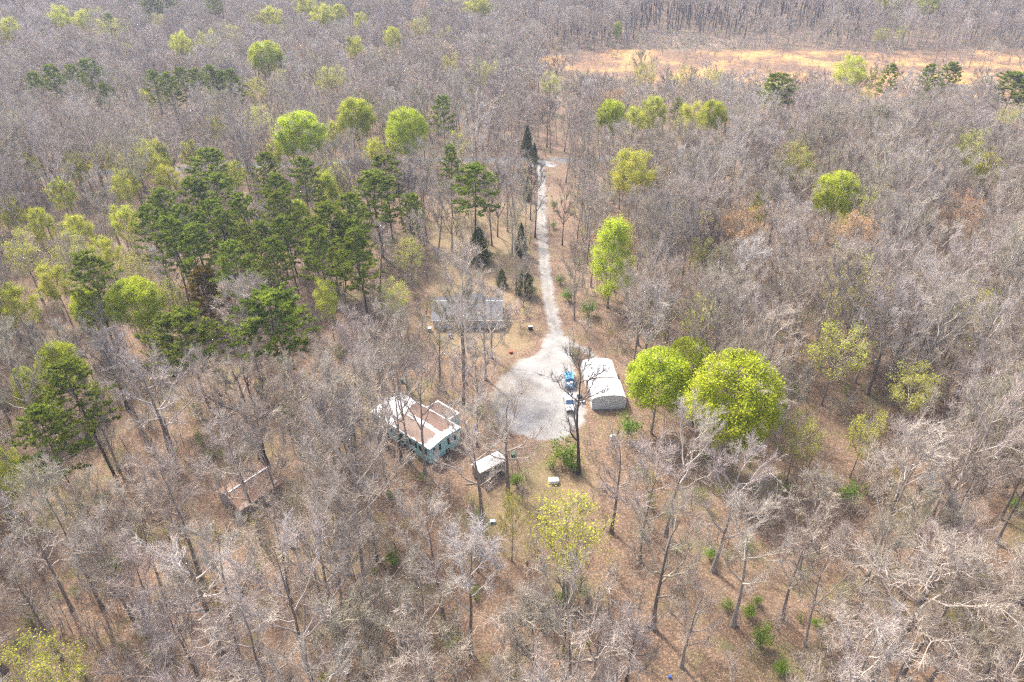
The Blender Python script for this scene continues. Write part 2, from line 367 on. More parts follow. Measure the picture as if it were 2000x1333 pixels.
def leafy(kind, seed, mat, dens, size, bark='bark', jit=.35, **k):
    tb, cr, tips, rng, inf = broadleaf(seed, **k)
    if dens < 1: tips = tips[rng.random(len(tips)) < dens]; C = tips
    else: C = np.repeat(tips, int(dens), 0)
    C = C+rng.normal(0, jit, C.shape)
    if kind == 'spring':
        C = C[np.linalg.norm((C-np.array([0, 0, inf['zc']]))/np.array([inf['R']*1.12, inf['R']*1.12, inf['Hr']*1.12]), axis=1) < 1]
        D = unit(rng.normal(size=(6500, 3))); D = D[D[:, 2] > -.3]; D = D[np.sin(D[:, 0]*7+seed)+np.sin(D[:, 1]*8+seed*2)+np.sin(D[:, 2]*9)+rng.normal(0, .5, len(D)) > -.75]
        lump = .97+.09*np.sin(D[:, 0]*6+seed)+.07*np.sin(D[:, 1]*8+2*seed)+.06*np.sin(D[:, 2]*10+seed)+.05*np.sin(D[:, 0]*17+D[:, 1]*13); rr_ = (lump*rng.uniform(.8, 1.0, len(D))**.6)[:, None]
        C = np.concatenate([C, np.array([0, 0, inf['zc']])+D*rr_*np.array([inf['R']*1.03, inf['R']*1.03, inf['Hr']*1.03])+rng.normal(0, .25, D.shape)])
    cr.leaves(C, size, rng, 1)
    finish(kind, tb, cr, [M[bark]], [M['twig'], M[mat]], inf)
for s in range(4): leafy('spring', 200+s, 'spring', 5, .30, H=20, R=6.2, cb=.30, nl=26, ns=8, nw=7, nt=3, shape='dome', asc=(.4, 1.1))
for s in range(2): leafy('springcone', 210+s, 'spring', 4, .28, H=20, R=4.2, cb=.28, nl=26, ns=6, nw=6, nt=3, shape='cone', asc=(.4, .9))
for s in range(4): leafy('lime', 220+s, 'lime', 4, .27, H=19, R=4.6, cb=.38, nl=17, ns=7, nw=6, nt=3, shape='dome')
for s in range(3): leafy('limesparse', 230+s, 'lime', 1, .28, H=18, R=5, cb=.4, nl=17, ns=7, nw=6, nt=3, shape='dome')
leafy('orange', 240, 'orange', 1, .25, H=18, R=4.6, cb=.5, nl=14, ns=7, nw=6, nt=3, shape='dome')
leafy('pink', 241, 'pink', 1, .13, H=6, R=3.2, cb=.25, nl=12, ns=5, nw=5, nt=3, rt=.09, lens=.7)

def pine(kind, seed, mat, H=21, R=3.6, cb=.45, nb=46, npf=8, tuft=.58, q=10, rt=.2):
    rng = np.random.default_rng(seed); tb, cr = TB(), TB()
    n = 7; tz = np.linspace(-.4, H*.97, n); off = np.cumsum(rng.normal(0, .12, (n, 2)), 0); off[0] = 0
    tp = np.column_stack([off, tz]); rad = rt*(1-.88*np.linspace(0, 1, n)); tb.tube(tp, rad, 8)
    C = []
    for i in range(nb):
        f = (i+rng.uniform(0, 1))/nb; z = H*(cb+(1-cb)*.97*f); x = np.interp(z, tz, tp[:, 0]); y = np.interp(z, tz, tp[:, 1])
        env = (math.sin(math.pi*min(1, .22+.78*f)**.9)**.7)*.85+.18*(1-f)
        L = R*env*rng.uniform(.65, 1.12)+.35; th = i*2.399+rng.uniform(-.6, .6)
        el = -.05+.55*f; d = np.array([math.cos(th)*math.cos(el), math.sin(th)*math.cos(el), math.sin(el)])
        a = np.array([x, y, z]); u = np.linspace(0, 1, 5)[:, None]
        pts = a+d*L*u+np.array([0, 0, L*.16])*u**2+rng.normal(0, .06, (5, 3))*u
        cr.tube(pts, np.linspace(.055, .02, 5), 4)
        for k in range(npf):
            t = rng.uniform(.35, 1) if k else 1.; p, dr = interp(pts, t)
            sd_ = unit(dr*.5+rng.normal(0, .6, 3)*np.array([1, 1, .35])); l = rng.uniform(.25, .95)*(1.3-t*.6)
            e = p+sd_*l+np.array([0, 0, .15]); cr.segs(p[None], e[None], .018, .012); C += [e, p*.4+e*.6+rng.normal(0, .1, 3)]
    for i in range(int(nb*.3)):      # dead stubs below the crown
        z = H*cb*rng.uniform(.45, 1); th = rng.uniform(0, 6.28); p = np.array([0, 0, z])+np.append(off[3], 0)*.6
        e = p+np.array([math.cos(th), math.sin(th), rng.uniform(-.1, .3)])*rng.uniform(.6, 1.8); cr.segs(p[None], e[None], .03, .012)
    C = np.array(C); C0 = np.repeat(C, q, 0); D = rng.normal(size=C0.shape); D[:, 2] = np.abs(D[:, 2])*.9+.1; D = unit(D)
    m_ = C0+D*tuft*.32*rng.uniform(.6, 1.2, (len(C0), 1)); L_ = tuft*.5*rng.uniform(.7, 1.2, (len(C0), 1))
    Wd = unit(np.cross(D, rng.normal(size=D.shape)))*.075
    V = np.stack([m_-D*L_, m_+Wd, m_+D*L_, m_-Wd], 1).reshape(-1, 3); cr.add(V, (np.arange(len(C0))*4)[:, None]+np.arange(4), 1)
    finish(kind, tb, cr, [M['pinebark']], [M['pinebark'], M[mat]], dict(H=H, R=R, zc=H*(1+cb)/2, Hr=H*(1-cb)/2))
pine('pine', 300, 'pine'); pine('pine', 301, 'pine', R=4.4, cb=.46, nb=58); pine('pine', 302, 'pine', R=3.4, cb=.4, nb=50); pine('pine', 303, 'pine', R=4.0, cb=.5, nb=48)
pine('pinewide', 310, 'pine', H=18, R=6, cb=.48, nb=72, npf=12); pine('pinewide', 311, 'pine', H=19, R=5.4, cb=.42, nb=70, npf=12)
pine('rust', 320, 'olive', H=18, R=4.4, cb=.3, nb=66, npf=10)
def cedar(kind, seed, mat, H=10, R=2.2, n=9000, p=.75, size=.26, base=.04):
    rng = np.random.default_rng(seed); tb, cr = TB(), TB(); tb.tube([(0, 0, -.3), (0, 0, H*.5), (0, 0, H*.95)], [.16, .1, .03], 6)
    f = rng.beta(1.0, 1.5, n); th = rng.uniform(0, 2*np.pi, n); lob = 1+.28*np.sin(th*3+f*17)+.2*np.sin(th*7-f*29)
    rr = R*(1-f)**p*lob*np.sqrt(rng.uniform(.25, 1, n))*(1-np.exp(-f*16)*.5)
    C = np.column_stack([np.cos(th)*rr, np.sin(th)*rr, H*(base+(1-base)*f)+rng.normal(0, .12, n)-rr*.12])
    cr.leaves(C, size, rng, 1, up=.2, asp=.45)
    for i in range(30):
        a = rng.uniform(0, 6.28); z = H*rng.uniform(.05, .8); l = R*(1-z/H)**p*.9
        cr.tube([(0, 0, z), (math.cos(a)*l, math.sin(a)*l, z+.15*l)], [.03, .01], 3)
    finish(kind, tb, cr, [M['pinebark']], [M['pinebark'], M[mat]], dict(H=H, R=R, zc=H*.45, Hr=H*.5))
cedar('cedar', 330, 'cedar'); cedar('cedar', 331, 'cedar', H=9, R=3, p=.6)
# small shrubs
def shrub(kind, seed, mat, H=2.5, R=1.5, n=900, size=.2, ns=14):
    rng = np.random.default_rng(seed); tb, cr = TB(), TB(); A, B = [], []
    for i in range(ns):
        a = rng.uniform(0, 6.28); l = R*rng.uniform(.2, 1); e = (math.cos(a)*l, math.sin(a)*l, H*rng.uniform(.5, 1))
        p = np.array([(0, 0, -.1), (e[0]*.4, e[1]*.4, e[2]*.5), e]); (tb if i < 4 else cr).tube(p, [.035, .025, .01], 3)
        k = max(1, n//ns); t = rng.uniform(.3, 1, (k, 1)); A.append(p[1]*(1-t)+p[2]*t+rng.normal(0, R*.22, (k, 3)))
    if n: 
        C = np.concatenate(A); C[:, 2] = np.maximum(C[:, 2], .15); cr.leaves(C, size, rng, 1)
    finish(kind, tb, cr, [M['bark']], [M['twig'], M[mat]], dict(H=H, R=R, zc=H*.6, Hr=H*.5))
for s in range(3): shrub('shrub', 340+s, 'shrub', H=2.6+s*.5)
def sapling(seed, H=7):
    rng = np.random.default_rng(seed); tb, cr = TB(), TB()
    A, B = [], []
    for i in range(4):
        b = rng.normal(0, .7, 2); h = H*rng.uniform(.5, 1); top = b+rng.normal(0, .7, 2)
        p = np.array([(b[0], b[1], -.1), ((b[0]+top[0])/2+rng.normal(0, .1), (b[1]+top[1])/2, h*.5), (top[0], top[1], h)])
        tb.tube(p, [.05, .035, .012], 4)
        for k in range(16):
            q, d = interp(p, rng.uniform(.25, 1)); a = rng.uniform(0, 6.28)
            e = q+np.array([math.cos(a)*.7, math.sin(a)*.7, .8])*rng.uniform(.5, 1.3)
            A.append(q); B.append(e)
            for w_ in range(3):
                t = rng.uniform(.3, 1); m = q*(1-t)+e*t; A.append(m); B.append(m+unit(e-q)*.3+rng.normal(0, .28, 3)+np.array([0, 0, .1]))
    cr.segs(np.array(A), np.array(B), .016, .009)
    finish('sapling', tb, cr, [M['bark']], [M['twig']], dict(H=H, R=2, zc=H*.6, Hr=H*.4))
for s in range(4): sapling(400+s, 5+s*.8)
shrub('budsap', 410, 'lime', H=5, R=1.8, n=160, size=.16, ns=18); shrub('greensap', 411, 'shrub', H=3, R=1.5, n=350, size=.18, ns=14)

# ------------------------------------------------------------------ placing trees
RND = random.Random(7)
def place(name, v, loc, s, sz, rot, label, cat, group=None, lean=0, parts=True):
    e = link(name, None, loc=loc, label=label, cat=cat, group=group); e.empty_display_size = .5
    e.rotation_euler = (lean*math.cos(rot*3), lean*math.sin(rot*3), rot); e.scale = (s, s, sz)
    link('trunk', v['trunk'], e); link('crown', v['crown'], e); return e
BLOCK = []       # photo-space ellipses of chosen crowns: (px, py, rx, ry, dep)
def crown_tree(name, kind, px, py, wpx, label, cat, group=None, hmin=.75, hmax=1.3, hscale=None, vi=None):
    vs = VAR[kind]; v = vs[RND.randrange(len(vs)) if vi is None else vi]
    s = sz = 1
    for _ in range(6):
        p = P(px, py, v['zc']*sz); dep = proj(p.x, p.y, p.z)[2]; s = wpx/2*dep/FPX/v['R']*{'pinewide': 1.25, 'pine': 1.18, 'spring': .95, 'springcone': .9}.get(kind, .88)
        sz = hscale if hscale else min(hmax, max(hmin, s))
    BLOCK.append((px, py, wpx/2, wpx/2*.85 if kind not in ('springcone',) else wpx*.9, dep))
    return place(name, v, (p.x, p.y, terr(p.x, p.y)), s, sz, RND.uniform(0, 6.28), label, cat, group)
exec_trees = []

# ------------------------------------------------------------------ buildings and yard things
class MX:
    def __init__(s): s.v = []; s.f = []
    def box(s, x0, y0, z0, x1, y1, z1):
        b = len(s.v); s.v += [(x, y, z) for z in (z0, z1) for x, y in ((x0, y0), (x1, y0), (x1, y1), (x0, y1))]
        s.f += [tuple(b+i for i in q) for q in ((3, 2, 1, 0), (4, 5, 6, 7), (0, 1, 5, 4), (1, 2, 6, 5), (2, 3, 7, 6), (3, 0, 4, 7))]; return s
    def prism(s, prof, a, b_, axis='x'):
        "profile of (u, z) pairs run from a to b along the axis"
        b = len(s.v); n = len(prof)
        for c in (a, b_): s.v += [(c, u, z) if axis == 'x' else (u, c, z) for u, z in prof]
        s.f += [tuple(b+i for i in range(n))[::-1], tuple(b+n+i for i in range(n))]
        s.f += [(b+i, b+(i+1) % n, b+n+(i+1) % n, b+n+i) for i in range(n)]; return s
    def cyl(s, c, r, h, axis='z', n=14):
        b = len(s.v)
        for k in (0, 1):
            for i in range(n):
                a = i*2*math.pi/n; u, w_ = r*math.cos(a), r*math.sin(a)
                s.v.append({'z': (c[0]+u, c[1]+w_, c[2]+k*h), 'x': (c[0]+k*h, c[1]+u, c[2]+w_), 'y': (c[0]+u, c[1]+k*h, c[2]+w_)}[axis])
        s.f += [tuple(b+i for i in range(n))[::-1], tuple(b+n+i for i in range(n))]+[(b+i, b+(i+1) % n, b+n+(i+1) % n, b+n+i) for i in range(n)]; return s
    def make(s, name, mat, parent=None, bevel=0, **k):
        me = bpy.data.meshes.new(name); me.from_pydata(s.v, [], s.f); me.materials.append(mat)
        import bmesh
        bm = bmesh.new(); bm.from_mesh(me); bmesh.ops.recalc_face_normals(bm, faces=bm.faces[:])
        if bevel: bmesh.ops.bevel(bm, geom=bm.edges[:], offset=bevel, segments=2, affect='EDGES')
        bm.to_mesh(me); bm.free(); return link(name, me, parent, **k)
def thing(name, loc, rz, label, cat, group=None):
    e = link(name, None, loc=loc, label=label, cat=cat, group=group); e.rotation_euler = (0, 0, rz); return e

def m_ribbed(name, c, c2, scale=4, axis=0, groove_dark=.3):
    m, n, bs = nodes(name); co = N(n, 'TexCoord').outputs['Object']
    s = N(n, 'SeparateXYZ'); n.links.new(co, s.inputs[0])
    wv = math_(n, 'SINE', math_(n, 'MULTIPLY', s.outputs[axis], 6.2832*scale)); wv = smooth(n, wv, .75, 1)
    col = mix(n, smooth(n, noise(n, co, .7, 5, .7), .4, .7), c, c2)
    col = mix(n, math_(n, 'MULTIPLY', wv, groove_dark), col, tuple(x*.45 for x in c))  # rib grooves mixed darker than the panels
    n.links.new(col, bs.inputs['Base Color']); bs.inputs['Roughness'].default_value = .55
    bump(n, bs, math_(n, 'MULTIPLY', wv, -1), .4, .03); return m
def m_wall2(name, c, c2, pitch=2.5):
    "siding whose grooves run on both walls: x and y bands added"
    m, n, bs = nodes(name); co = N(n, 'TexCoord').outputs['Object']
    s = N(n, 'SeparateXYZ'); n.links.new(co, s.inputs[0])
    a = math_(n, 'SINE', math_(n, 'MULTIPLY', math_(n, 'ADD', s.outputs[0], s.outputs[1]), 6.2832*pitch))
    wv = smooth(n, a, .8, 1); f = noise(n, co, .8, 5, .7)
    col = mix(n, smooth(n, f, .38, .68), c, c2); col = mix(n, math_(n, 'MULTIPLY', wv, .5), col, tuple(x*.4 for x in c))
    n.links.new(col, bs.inputs['Base Color']); bs.inputs['Roughness'].default_value = .7; return m
def m_mhroof():
    m, n, bs = nodes('white_metal_roof_with_leaves'); co = N(n, 'TexCoord').outputs['Object']
    s = N(n, 'SeparateXYZ'); n.links.new(co, s.inputs[0]); x, y = s.outputs[0], s.outputs[1]
    wh = ramp(n, noise(n, co, .6, 4), [(.3, (.56, .58, .60)), (.7, (.72, .73, .74))])
    lf = ramp(n, noise(n, co, 5, 4, .8), [(.3, (.07, .04, .028)), (.5, (.16, .092, .062)), (.72, (.29, .185, .13))])
    # leaves gather along both slopes, off the ridge, off the eaves and off the far end
    ay = math_(n, 'ABSOLUTE', y)
    q = math_(n, 'SUBTRACT', 1.0, smooth(n, math_(n, 'ABSOLUTE', math_(n, 'SUBTRACT', ay, 2.15)), 1.25, 2.05))
    k = math_(n, 'MULTIPLY', q, math_(n, 'MULTIPLY', smooth(n, math_(n, 'ADD', x, math_(n, 'MULTIPLY', y, .25)), -3.4, -1.8), math_(n, 'SUBTRACT', 1.0, smooth(n, x, 6.0, 7.6))))
    k = smooth(n, math_(n, 'ADD', k, math_(n, 'MULTIPLY', math_(n, 'SUBTRACT', noise(n, co, .7, 6, .75), .5), 3.2)), .30, .46)
    n.links.new(mix(n, k, wh, lf), bs.inputs['Base Color']); bs.inputs['Roughness'].default_value = .6; return m
def m_annex():
    m, n, bs = nodes('annex_roof_with_leaves'); co = N(n, 'TexCoord').outputs['Object']
    s = N(n, 'SeparateXYZ'); n.links.new(co, s.inputs[0])
    lf = ramp(n, noise(n, co, 5, 4, .8), [(.3, (.07, .04, .028)), (.5, (.16, .092, .062)), (.72, (.29, .185, .13))])
    dx = math_(n, 'ABSOLUTE', math_(n, 'SUBTRACT', s.outputs[0], ANX)); 
    k = math_(n, 'MULTIPLY', math_(n, 'SUBTRACT', 1.0, smooth(n, dx, ANH-.7, ANH)), math_(n, 'SUBTRACT', 1.0, smooth(n, s.outputs[1], ANY-.7, ANY)))
    k = smooth(n, math_(n, 'ADD', k, math_(n, 'MULTIPLY', math_(n, 'SUBTRACT', noise(n, co, 1.2, 5, .75), .5), 1.0)), .35, .5)
    n.links.new(mix(n, k, (.8, .81, .82), lf), bs.inputs['Base Color']); bs.inputs['Roughness'].default_value = .6; return m
M['teal'] = m_wall2('teal_siding', (.36, .64, .62), (.48, .73, .70), 1.6)
M['darkteal'] = flat('dark_green_shutter', (.012, .045, .045)); M['glass'] = flat('dusty_glass', (.16, .17, .17), .15)
M['curtain'] = flat('pale_curtain', (.5, .48, .44)); M['white'] = flat('white_paint', (.78, .78, .78), .5, var=.06)
M['whitemetal'] = m_ribbed('white_metal', (.66, .67, .68), (.54, .54, .535), 1.1, 1, .4)
M['dark'] = flat('dark_void', (.015, .014, .013), .9); M['black'] = flat('black_rubber', (.02, .02, .02), .8)
M['slate'] = m_ribbed('grey_shingles', (.075, .078, .09), (.11, .113, .125), 3.0, 1, .25)
M['bluewall'] = m_ribbed('blue_grey_siding', (.52, .57, .61), (.44, .49, .52), 4, 2, .35)
M['blue'] = flat('bright_blue_plastic', (.03, .12, .42), .4); M['lightblue'] = flat('light_blue_paint', (.10, .36, .62), .3)
M['whitecar'] = flat('white_car_paint', (.8, .8, .82), .2, var=.02); M['windsh'] = flat('blue_tinted_glass', (.04, .12, .24), .1)
M['chrome'] = flat('dull_chrome', (.5, .5, .5), .3, .8); M['lamp'] = flat('lamp_glass', (.7, .7, .68), .15); M['redlamp'] = flat('red_lamp', (.4, .02, .02), .3)
M['galv'] = m_ribbed('galvanised_panel', (.66, .71, .74), (.56, .61, .64), 1.2, 0, .25)
M['shedwall'] = m_ribbed('weathered_boards', (.27, .245, .22), (.36, .33, .30), 4.5, 2, .6)
M['tealbin'] = flat('teal_plastic', (.02, .20, .26), .4); M['greenbin'] = flat('green_plastic', (.02, .10, .05), .4)
M['greyload'] = flat('grey_boxes', (.45, .46, .48)); M['wood'] = flat('grey_wood', (.22, .19, .16), .9); M['cream'] = flat('cream_metal', (.70, .68, .62), .5, var=.05)
M['tan'] = flat('tan_straw', (.60, .42, .26), .9); M['redp'] = flat('red_plastic', (.5, .08, .04), .5)

# --- double wide mobile home
A, B_, C_ = P(722, 803, 4.1), P(839, 877, 4.1), P(912, 840, 4.1)
ax = (B_-A); ax.z = 0; Lm = ax.length; ang = math.atan2(ax.y, ax.x); ux = ax.normalized(); uy = Vector((-ux.y, ux.x, 0)); Wm = abs((C_-B_).dot(uy))
cen = (A+B_)/2+uy*Wm/2; cen.z = 0
def loc_(p): d = p-cen; return d.dot(ux), d.dot(uy)
anx = [loc_(P(*q, 3.9)) for q in ((874, 817), (901, 807), (857, 781), (831, 794))]
ax0 = (anx[2][0]+anx[3][0])/2; ax1 = (anx[0][0]+anx[1][0])/2; ay1 = (anx[1][1]+anx[2][1])/2
ANX, ANH, ANY = (ax0+ax1)/2, (ax1-ax0)/2, ay1
print('MOBILE', Lm, Wm, math.degrees(ang), anx)
L2, W2 = Lm/2, Wm/2
t = thing('mobile_home', cen, ang, 'teal mobile home with a leaf-covered white metal roof and dark window shutters', 'mobile home')
wl = MX().box(-L2+.2, -W2+.2, .9, L2-.2, W2-.2, 3.75); wl.prism([(-W2+.2, 3.75), (W2-.2, 3.75), (0, 4.2)], -L2+.2, L2-.2); wl.make('wall', M['teal'], t)
MX().box(-L2+.3, -W2+.3, -.1, L2-.3, W2-.3, .9).make('skirting', M['teal'], t)
mr = m_mhroof()
rf = MX(); rf.prism([(-W2, 3.76), (0, 4.22), (W2, 3.76), (W2, 3.9), (0, 4.36), (-W2, 3.9)], -L2, L2); rf.make('roof', mr, t)
MX().box(-L2+.1, -.12, 4.34, L2-.1, .12, 4.41).make('ridge_cap', M['whitemetal'], t)
def window(par, x, y, z, w_, h, face, mat_frame, shutters=None, pane='glass'):
    "face: 'x' wall facing +x, '-y' wall facing -y"
    def bx(a0, a1, z0, z1, d0, d1):
        m = MX()
        if face == 'x': m.box(x+d0, y+a0, z0, x+d1, y+a1, z1)
        elif face == '-x': m.box(x-d1, y+a0, z0, x-d0, y+a1, z1)
        else: m.box(x+a0, y-d1, z0, x+a1, y-d0, z1)
        return m
    f = bx(-w_/2-.08, w_/2+.08, z-.08, z+h+.08, .0, .04).make('window', mat_frame, par)
    bx(-w_/2, w_/2, z, z+h, .042, .06).make('pane', M[pane], f)
    bx(-.03, .03, z, z+h, .062, .075).make('frame', mat_frame, f)
    if shutters:
        for s_ in (-1, 1): bx(min(s_*(w_/2+.12), s_*(w_/2+.62)), max(s_*(w_/2+.12), s_*(w_/2+.62)), z-.1, z+h+.1, .0, .06).make('shutter', M[shutters], f)
window(t, L2-.2, -W2*.52, 2.0, .75, 1.15, 'x', M['white'], 'darkteal', 'curtain')
window(t, L2-.2, W2*.40, 1.9, .95, 1.3, 'x', M['white'], 'darkteal', 'curtain')
MX().box(L2-.29, .15, .1, L2-.18, .95, .82).make('skirting_hole', M['dark'], t)
MX().box(L2-.29, .3, .12, L2-.12, .62, .75).make('loose_panel', M['curtain'], t)
for x in (-6, -3.4, 3.6, 6.3): window(t, x, -W2+.2, 2.0, .8, 1.0, '-y', M['white'], 'darkteal')
d = MX().box(-.2, -W2+.14, 1.0, .75, -W2+.2, 3.05).make('door', M['darkteal'], t); MX().box(.6, -W2+.08, 1.95, .68, -W2+.14, 2.05).make('handle', M['chrome'], d)
for x in (-4.7, .8, 2.6): MX().box(x, -W2+.2, .1, x+1.1, -W2+.31, .78).make('skirting_hole', M['dark'], t)
MX().box(ax0+.15, W2-.2, .0, ax1-.15, ay1-.15, 3.4).make('annex_wall', M['teal'], t)
MX().prism([(W2-.02, 3.78), (W2-.02, 3.88), (ay1, 3.66), (ay1, 3.54)], ax0, ax1).make('annex_roof', m_annex(), t)
MX().cyl((2.2, 1.2, 4.1), .09, .55).make('vent_pipe', M['white'], t)

# --- grey house behind the trees
a, b2 = P(842, 626, 2.6), P(982, 626, 2.6); hl = b2.x-a.x; r0 = P(842, 590, 4.4); dpt = (r0.y-a.y)
print('HOUSE', hl, dpt)
hc = Vector(((a.x+b2.x)/2, a.y+dpt*.5, 0)); t = thing('house', Vector((hc.x, a.y+dpt, 0)), 0, 'single-storey house with grey shingled roof and blue-grey walls left of the driveway', 'house')
H2 = hl/2
MX().box(-H2+.4, -dpt+.5, 0, H2-.4, dpt-.5, 2.6).prism([(-dpt+.5, 2.6), (dpt-.5, 2.6), (0, 4.25)], -H2+.4, H2-.4).make('wall', M['bluewall'], t)
rf = MX().prism([(-dpt, 2.45), (0, 4.45), (dpt, 2.45), (dpt, 2.6), (0, 4.62), (-dpt, 2.6)], -H2, H2).make('roof', M['slate'], t)
MX().prism([(-.6, 4.30), (.9, 4.95), (dpt+1.6, 2.7), (dpt+1.6, 2.85), (.9, 5.12), (-.6, 4.48)], -H2*.42, H2*.42).make('raised_roof', M['slate'], t)
MX().box(-H2, -dpt-.1, 2.42, H2, -dpt-.01, 2.56).make('gutter', M['white'], t)
MX().box(-H2, -.1, 4.6, -H2*.43, .1, 4.68).make('ridge_cap', M['cream'], t); MX().box(H2*.43, -.1, 4.6, H2, .1, 4.68).make('ridge_cap', M['cream'], t)
for x in (-6.2, -3.2, 2.6, 5.8): window(t, x, -dpt+.5, 1.0, 1.1, 1.1, '-y', M['white'])
d = MX().box(-.45, -dpt+.42, .1, .5, -dpt+.5, 2.15).make('door', M['white'], t); MX().box(.35, -dpt+.36, 1.0, .42, -dpt+.42, 1.1).make('handle', M['chrome'], d)
MX().box(-1.5, -dpt-1.2, -.05, 1.6, -dpt+.49, .25).make('step', M['wood'], t)
for x in (-2.4, 1.7): MX().box(x, -dpt+.02, 0, x+.14, -dpt+.16, 2.44).make('post', M['white'], t)
MX().box(-4.6, -1.9, 3.6, -4.3, -1.6, 4.2).make('vent_pipe', M['greyload'], t)

# --- two metal carports
def carport(name, pl, pr, alt, length, label, closed):
    a, b = P(*pl, alt), P(*pr, alt); W = b.x-a.x; hw = W/2
    t = thing(name, ((a.x+b.x)/2, min(a.y, b.y), 0), math.radians(4), label, 'carport', 'white metal carports beside the gravel')
    prof = [(-hw, .9)] + [(-hw, 2.5)] + [(-hw+.12, 2.85), (-hw+.45, 3.05)] + [(hw*c, 3.05+.55*(1-abs(c)**2)) for c in (-.75, -.5, -.25, 0, .25, .5, .75)] + [(hw-.45, 3.05), (hw-.12, 2.85), (hw, 2.5), (hw, .9)]
    inner = [(u*.985, z-.06 if z > .95 else z) for u, z in prof][::-1]
    MX().prism(prof+inner, 0, length, 'y').make('roof', M['whitemetal'], t)
    for s in (-1, 1):
        for y in (.1, length/2, length-.1): MX().box(s*hw*.97-.04, y-.04, -.1, s*hw*.97+.04, y+.04, 2.4).make('post', M['chrome'], t)
    if closed:
        gp = [(-hw*.98, .05), (hw*.98, .05), (hw*.98, 2.5)] + [(u*.98, z-.07) for u, z in prof[2:-2]][::-1] + [(-hw*.98, 2.5)]
        MX().prism(gp, .02, .08, 'y').make('end_wall', M['galv'], t)
        MX().box(-hw*.975, .1, .05, -hw*.955, length-.1, 2.4).make('side_wall', M['galv'], t); MX().box(hw*.955, .1, .05, hw*.975, length-.1, 2.4).make('side_wall', M['galv'], t)
    return t, W
t, W_ = carport('carport', (1157, 777), (1224, 775), 3.0, 6.0, 'nearer white carport with a blue-grey closed end wall beside the gravel', True)
c2 = P(1144, 742, 3.0)
carport('carport', (1145, 741), (1209, 740), 3.0, 7.0, 'farther white carport directly behind the one with the closed grey end', False)
print('CARPORT', W_, 'gap', c2)

# --- vehicles
def wheel(par, x, y, r=.38, w_=.25):
    o = MX().cyl((x-w_/2, y, r), r, w_, 'x', 18).make('wheel', M['black'], par); MX().cyl((x-w_/2-.01, y, r), r*.6, w_+.02, 'x', 12).make('rim', M['chrome'], o)
def pickup(loc, rz, paint, label, kind, load=None, glass='windsh', bedmat='greyload'):
    "front towards -y"
    t = thing('pickup_truck', loc, rz, label, 'pickup truck')
    for x in (-.86, .86):
        for y in (-1.75, 1.7): wheel(t, x, y)
    MX().prism([(-2.7, .45), (-2.75, .85), (-2.6, 1.02), (-1.15, 1.15), (-1.15, .4)], -.93, .93, 'x').make('hood', M[paint], t, bevel=.05)
    MX().prism([(-1.15, .4), (-1.15, 1.15), (-.45, 1.72), (1.0, 1.76), (1.2, 1.15), (1.2, .4)], -.92, .92, 'x').make('cab', M[paint], t, bevel=.06)
    MX().prism([(-1.14, 1.19), (-.50, 1.71), (-.46, 1.74), (-1.18, 1.2)], -.76, .76, 'x').make('windshield', M[glass], t)
    for s in (-1, 1): MX().prism([(-.95, 1.2), (-.42, 1.64), (.9, 1.66), (1.0, 1.2)], s*.91, s*.935, 'x').make('side_window', M[glass], t)
    MX().prism([(1.02, 1.7), (1.17, 1.25), (1.2, 1.26), (1.05, 1.71)], -.7, .7, 'x').make('rear_window', M[glass], t)
    b = MX().box(-.93, 1.2, .45, .93, 2.7, .6)
    b.box(-.93, 1.2, .6, -.83, 2.7, 1.1).box(.83, 1.2, .6, .93, 2.7, 1.1).box(-.83, 2.6, .6, .83, 2.7, 1.1).make('bed', M[paint], t)
    for s in (-1, 1):
        MX().box(s*.7-.15, -2.80, .68, s*.7+.15, -2.73, .88).make('headlight', M['lamp'], t)
        MX().box(s*.82-.08, 2.7, .7, s*.82+.08, 2.74, 1.0).make('tail_light', M['redlamp'], t)
        MX().box(s*1.05-.1, -1.0, 1.2, s*1.05+.1, -.85, 1.38).make('mirror', M['black'], t)
    MX().box(-.9, -2.88, .38, .9, -2.74, .58).make('bumper', M['black'], t, bevel=.03)
    MX().box(-.5, -2.78, .62, .5, -2.74, .86).make('grille', M['black'], t)
    return t
pv = P(1112, 786, .8); pickup((pv.x, pv.y, 0), math.radians(2), 'whitecar', 'white pickup truck with blue-tinted windshield parked facing the camera on the gravel', 'p', bedmat='greyload')
pb = P(1112, 741, .9); tb_ = pickup((pb.x, pb.y, 0), math.radians(180), 'lightblue', 'light blue pickup truck with a loaded bed parked farther up the gravel', 'p')
c = thing('cardboard_boxes', (pb.x, pb.y, 0), 0, 'white boxes piled in the bed of the light blue pickup', 'boxes')
for k, (x, y, z, s, q) in enumerate(((-.4, -2.0, .62, .7, .65), (.35, -1.8, .62, .65, .8), (.1, -2.3, .62, .5, .45))):
    MX().box(x-s/2, y-s/2, z, x+s/2, y+s/2, z+q).make('box', M['greyload'] if k else M['white'], c, bevel=.03)
pt = P(1133, 779, .5); t = thing('utility_trailer', (pt.x, pt.y, 0), .1, 'small grey utility trailer with a dark load beside the white pickup', 'trailer')
MX().box(-.7, -1.2, .45, .7, 1.2, .55).box(-.75, -1.2, .55, -.7, 1.2, .85).box(.7, -1.2, .55, .75, 1.2, .85).make('bed', M['greyload'], t)
MX().box(-.05, -2.2, .42, .05, -1.2, .5).make('tongue', M['greyload'], t)
MX().box(-.55, -.2, .55, .55, 1.0, .95).make('cargo', M['black'], t, bevel=.08)
for x in (-.82, .82): wheel(t, x, 0, .3, .18)

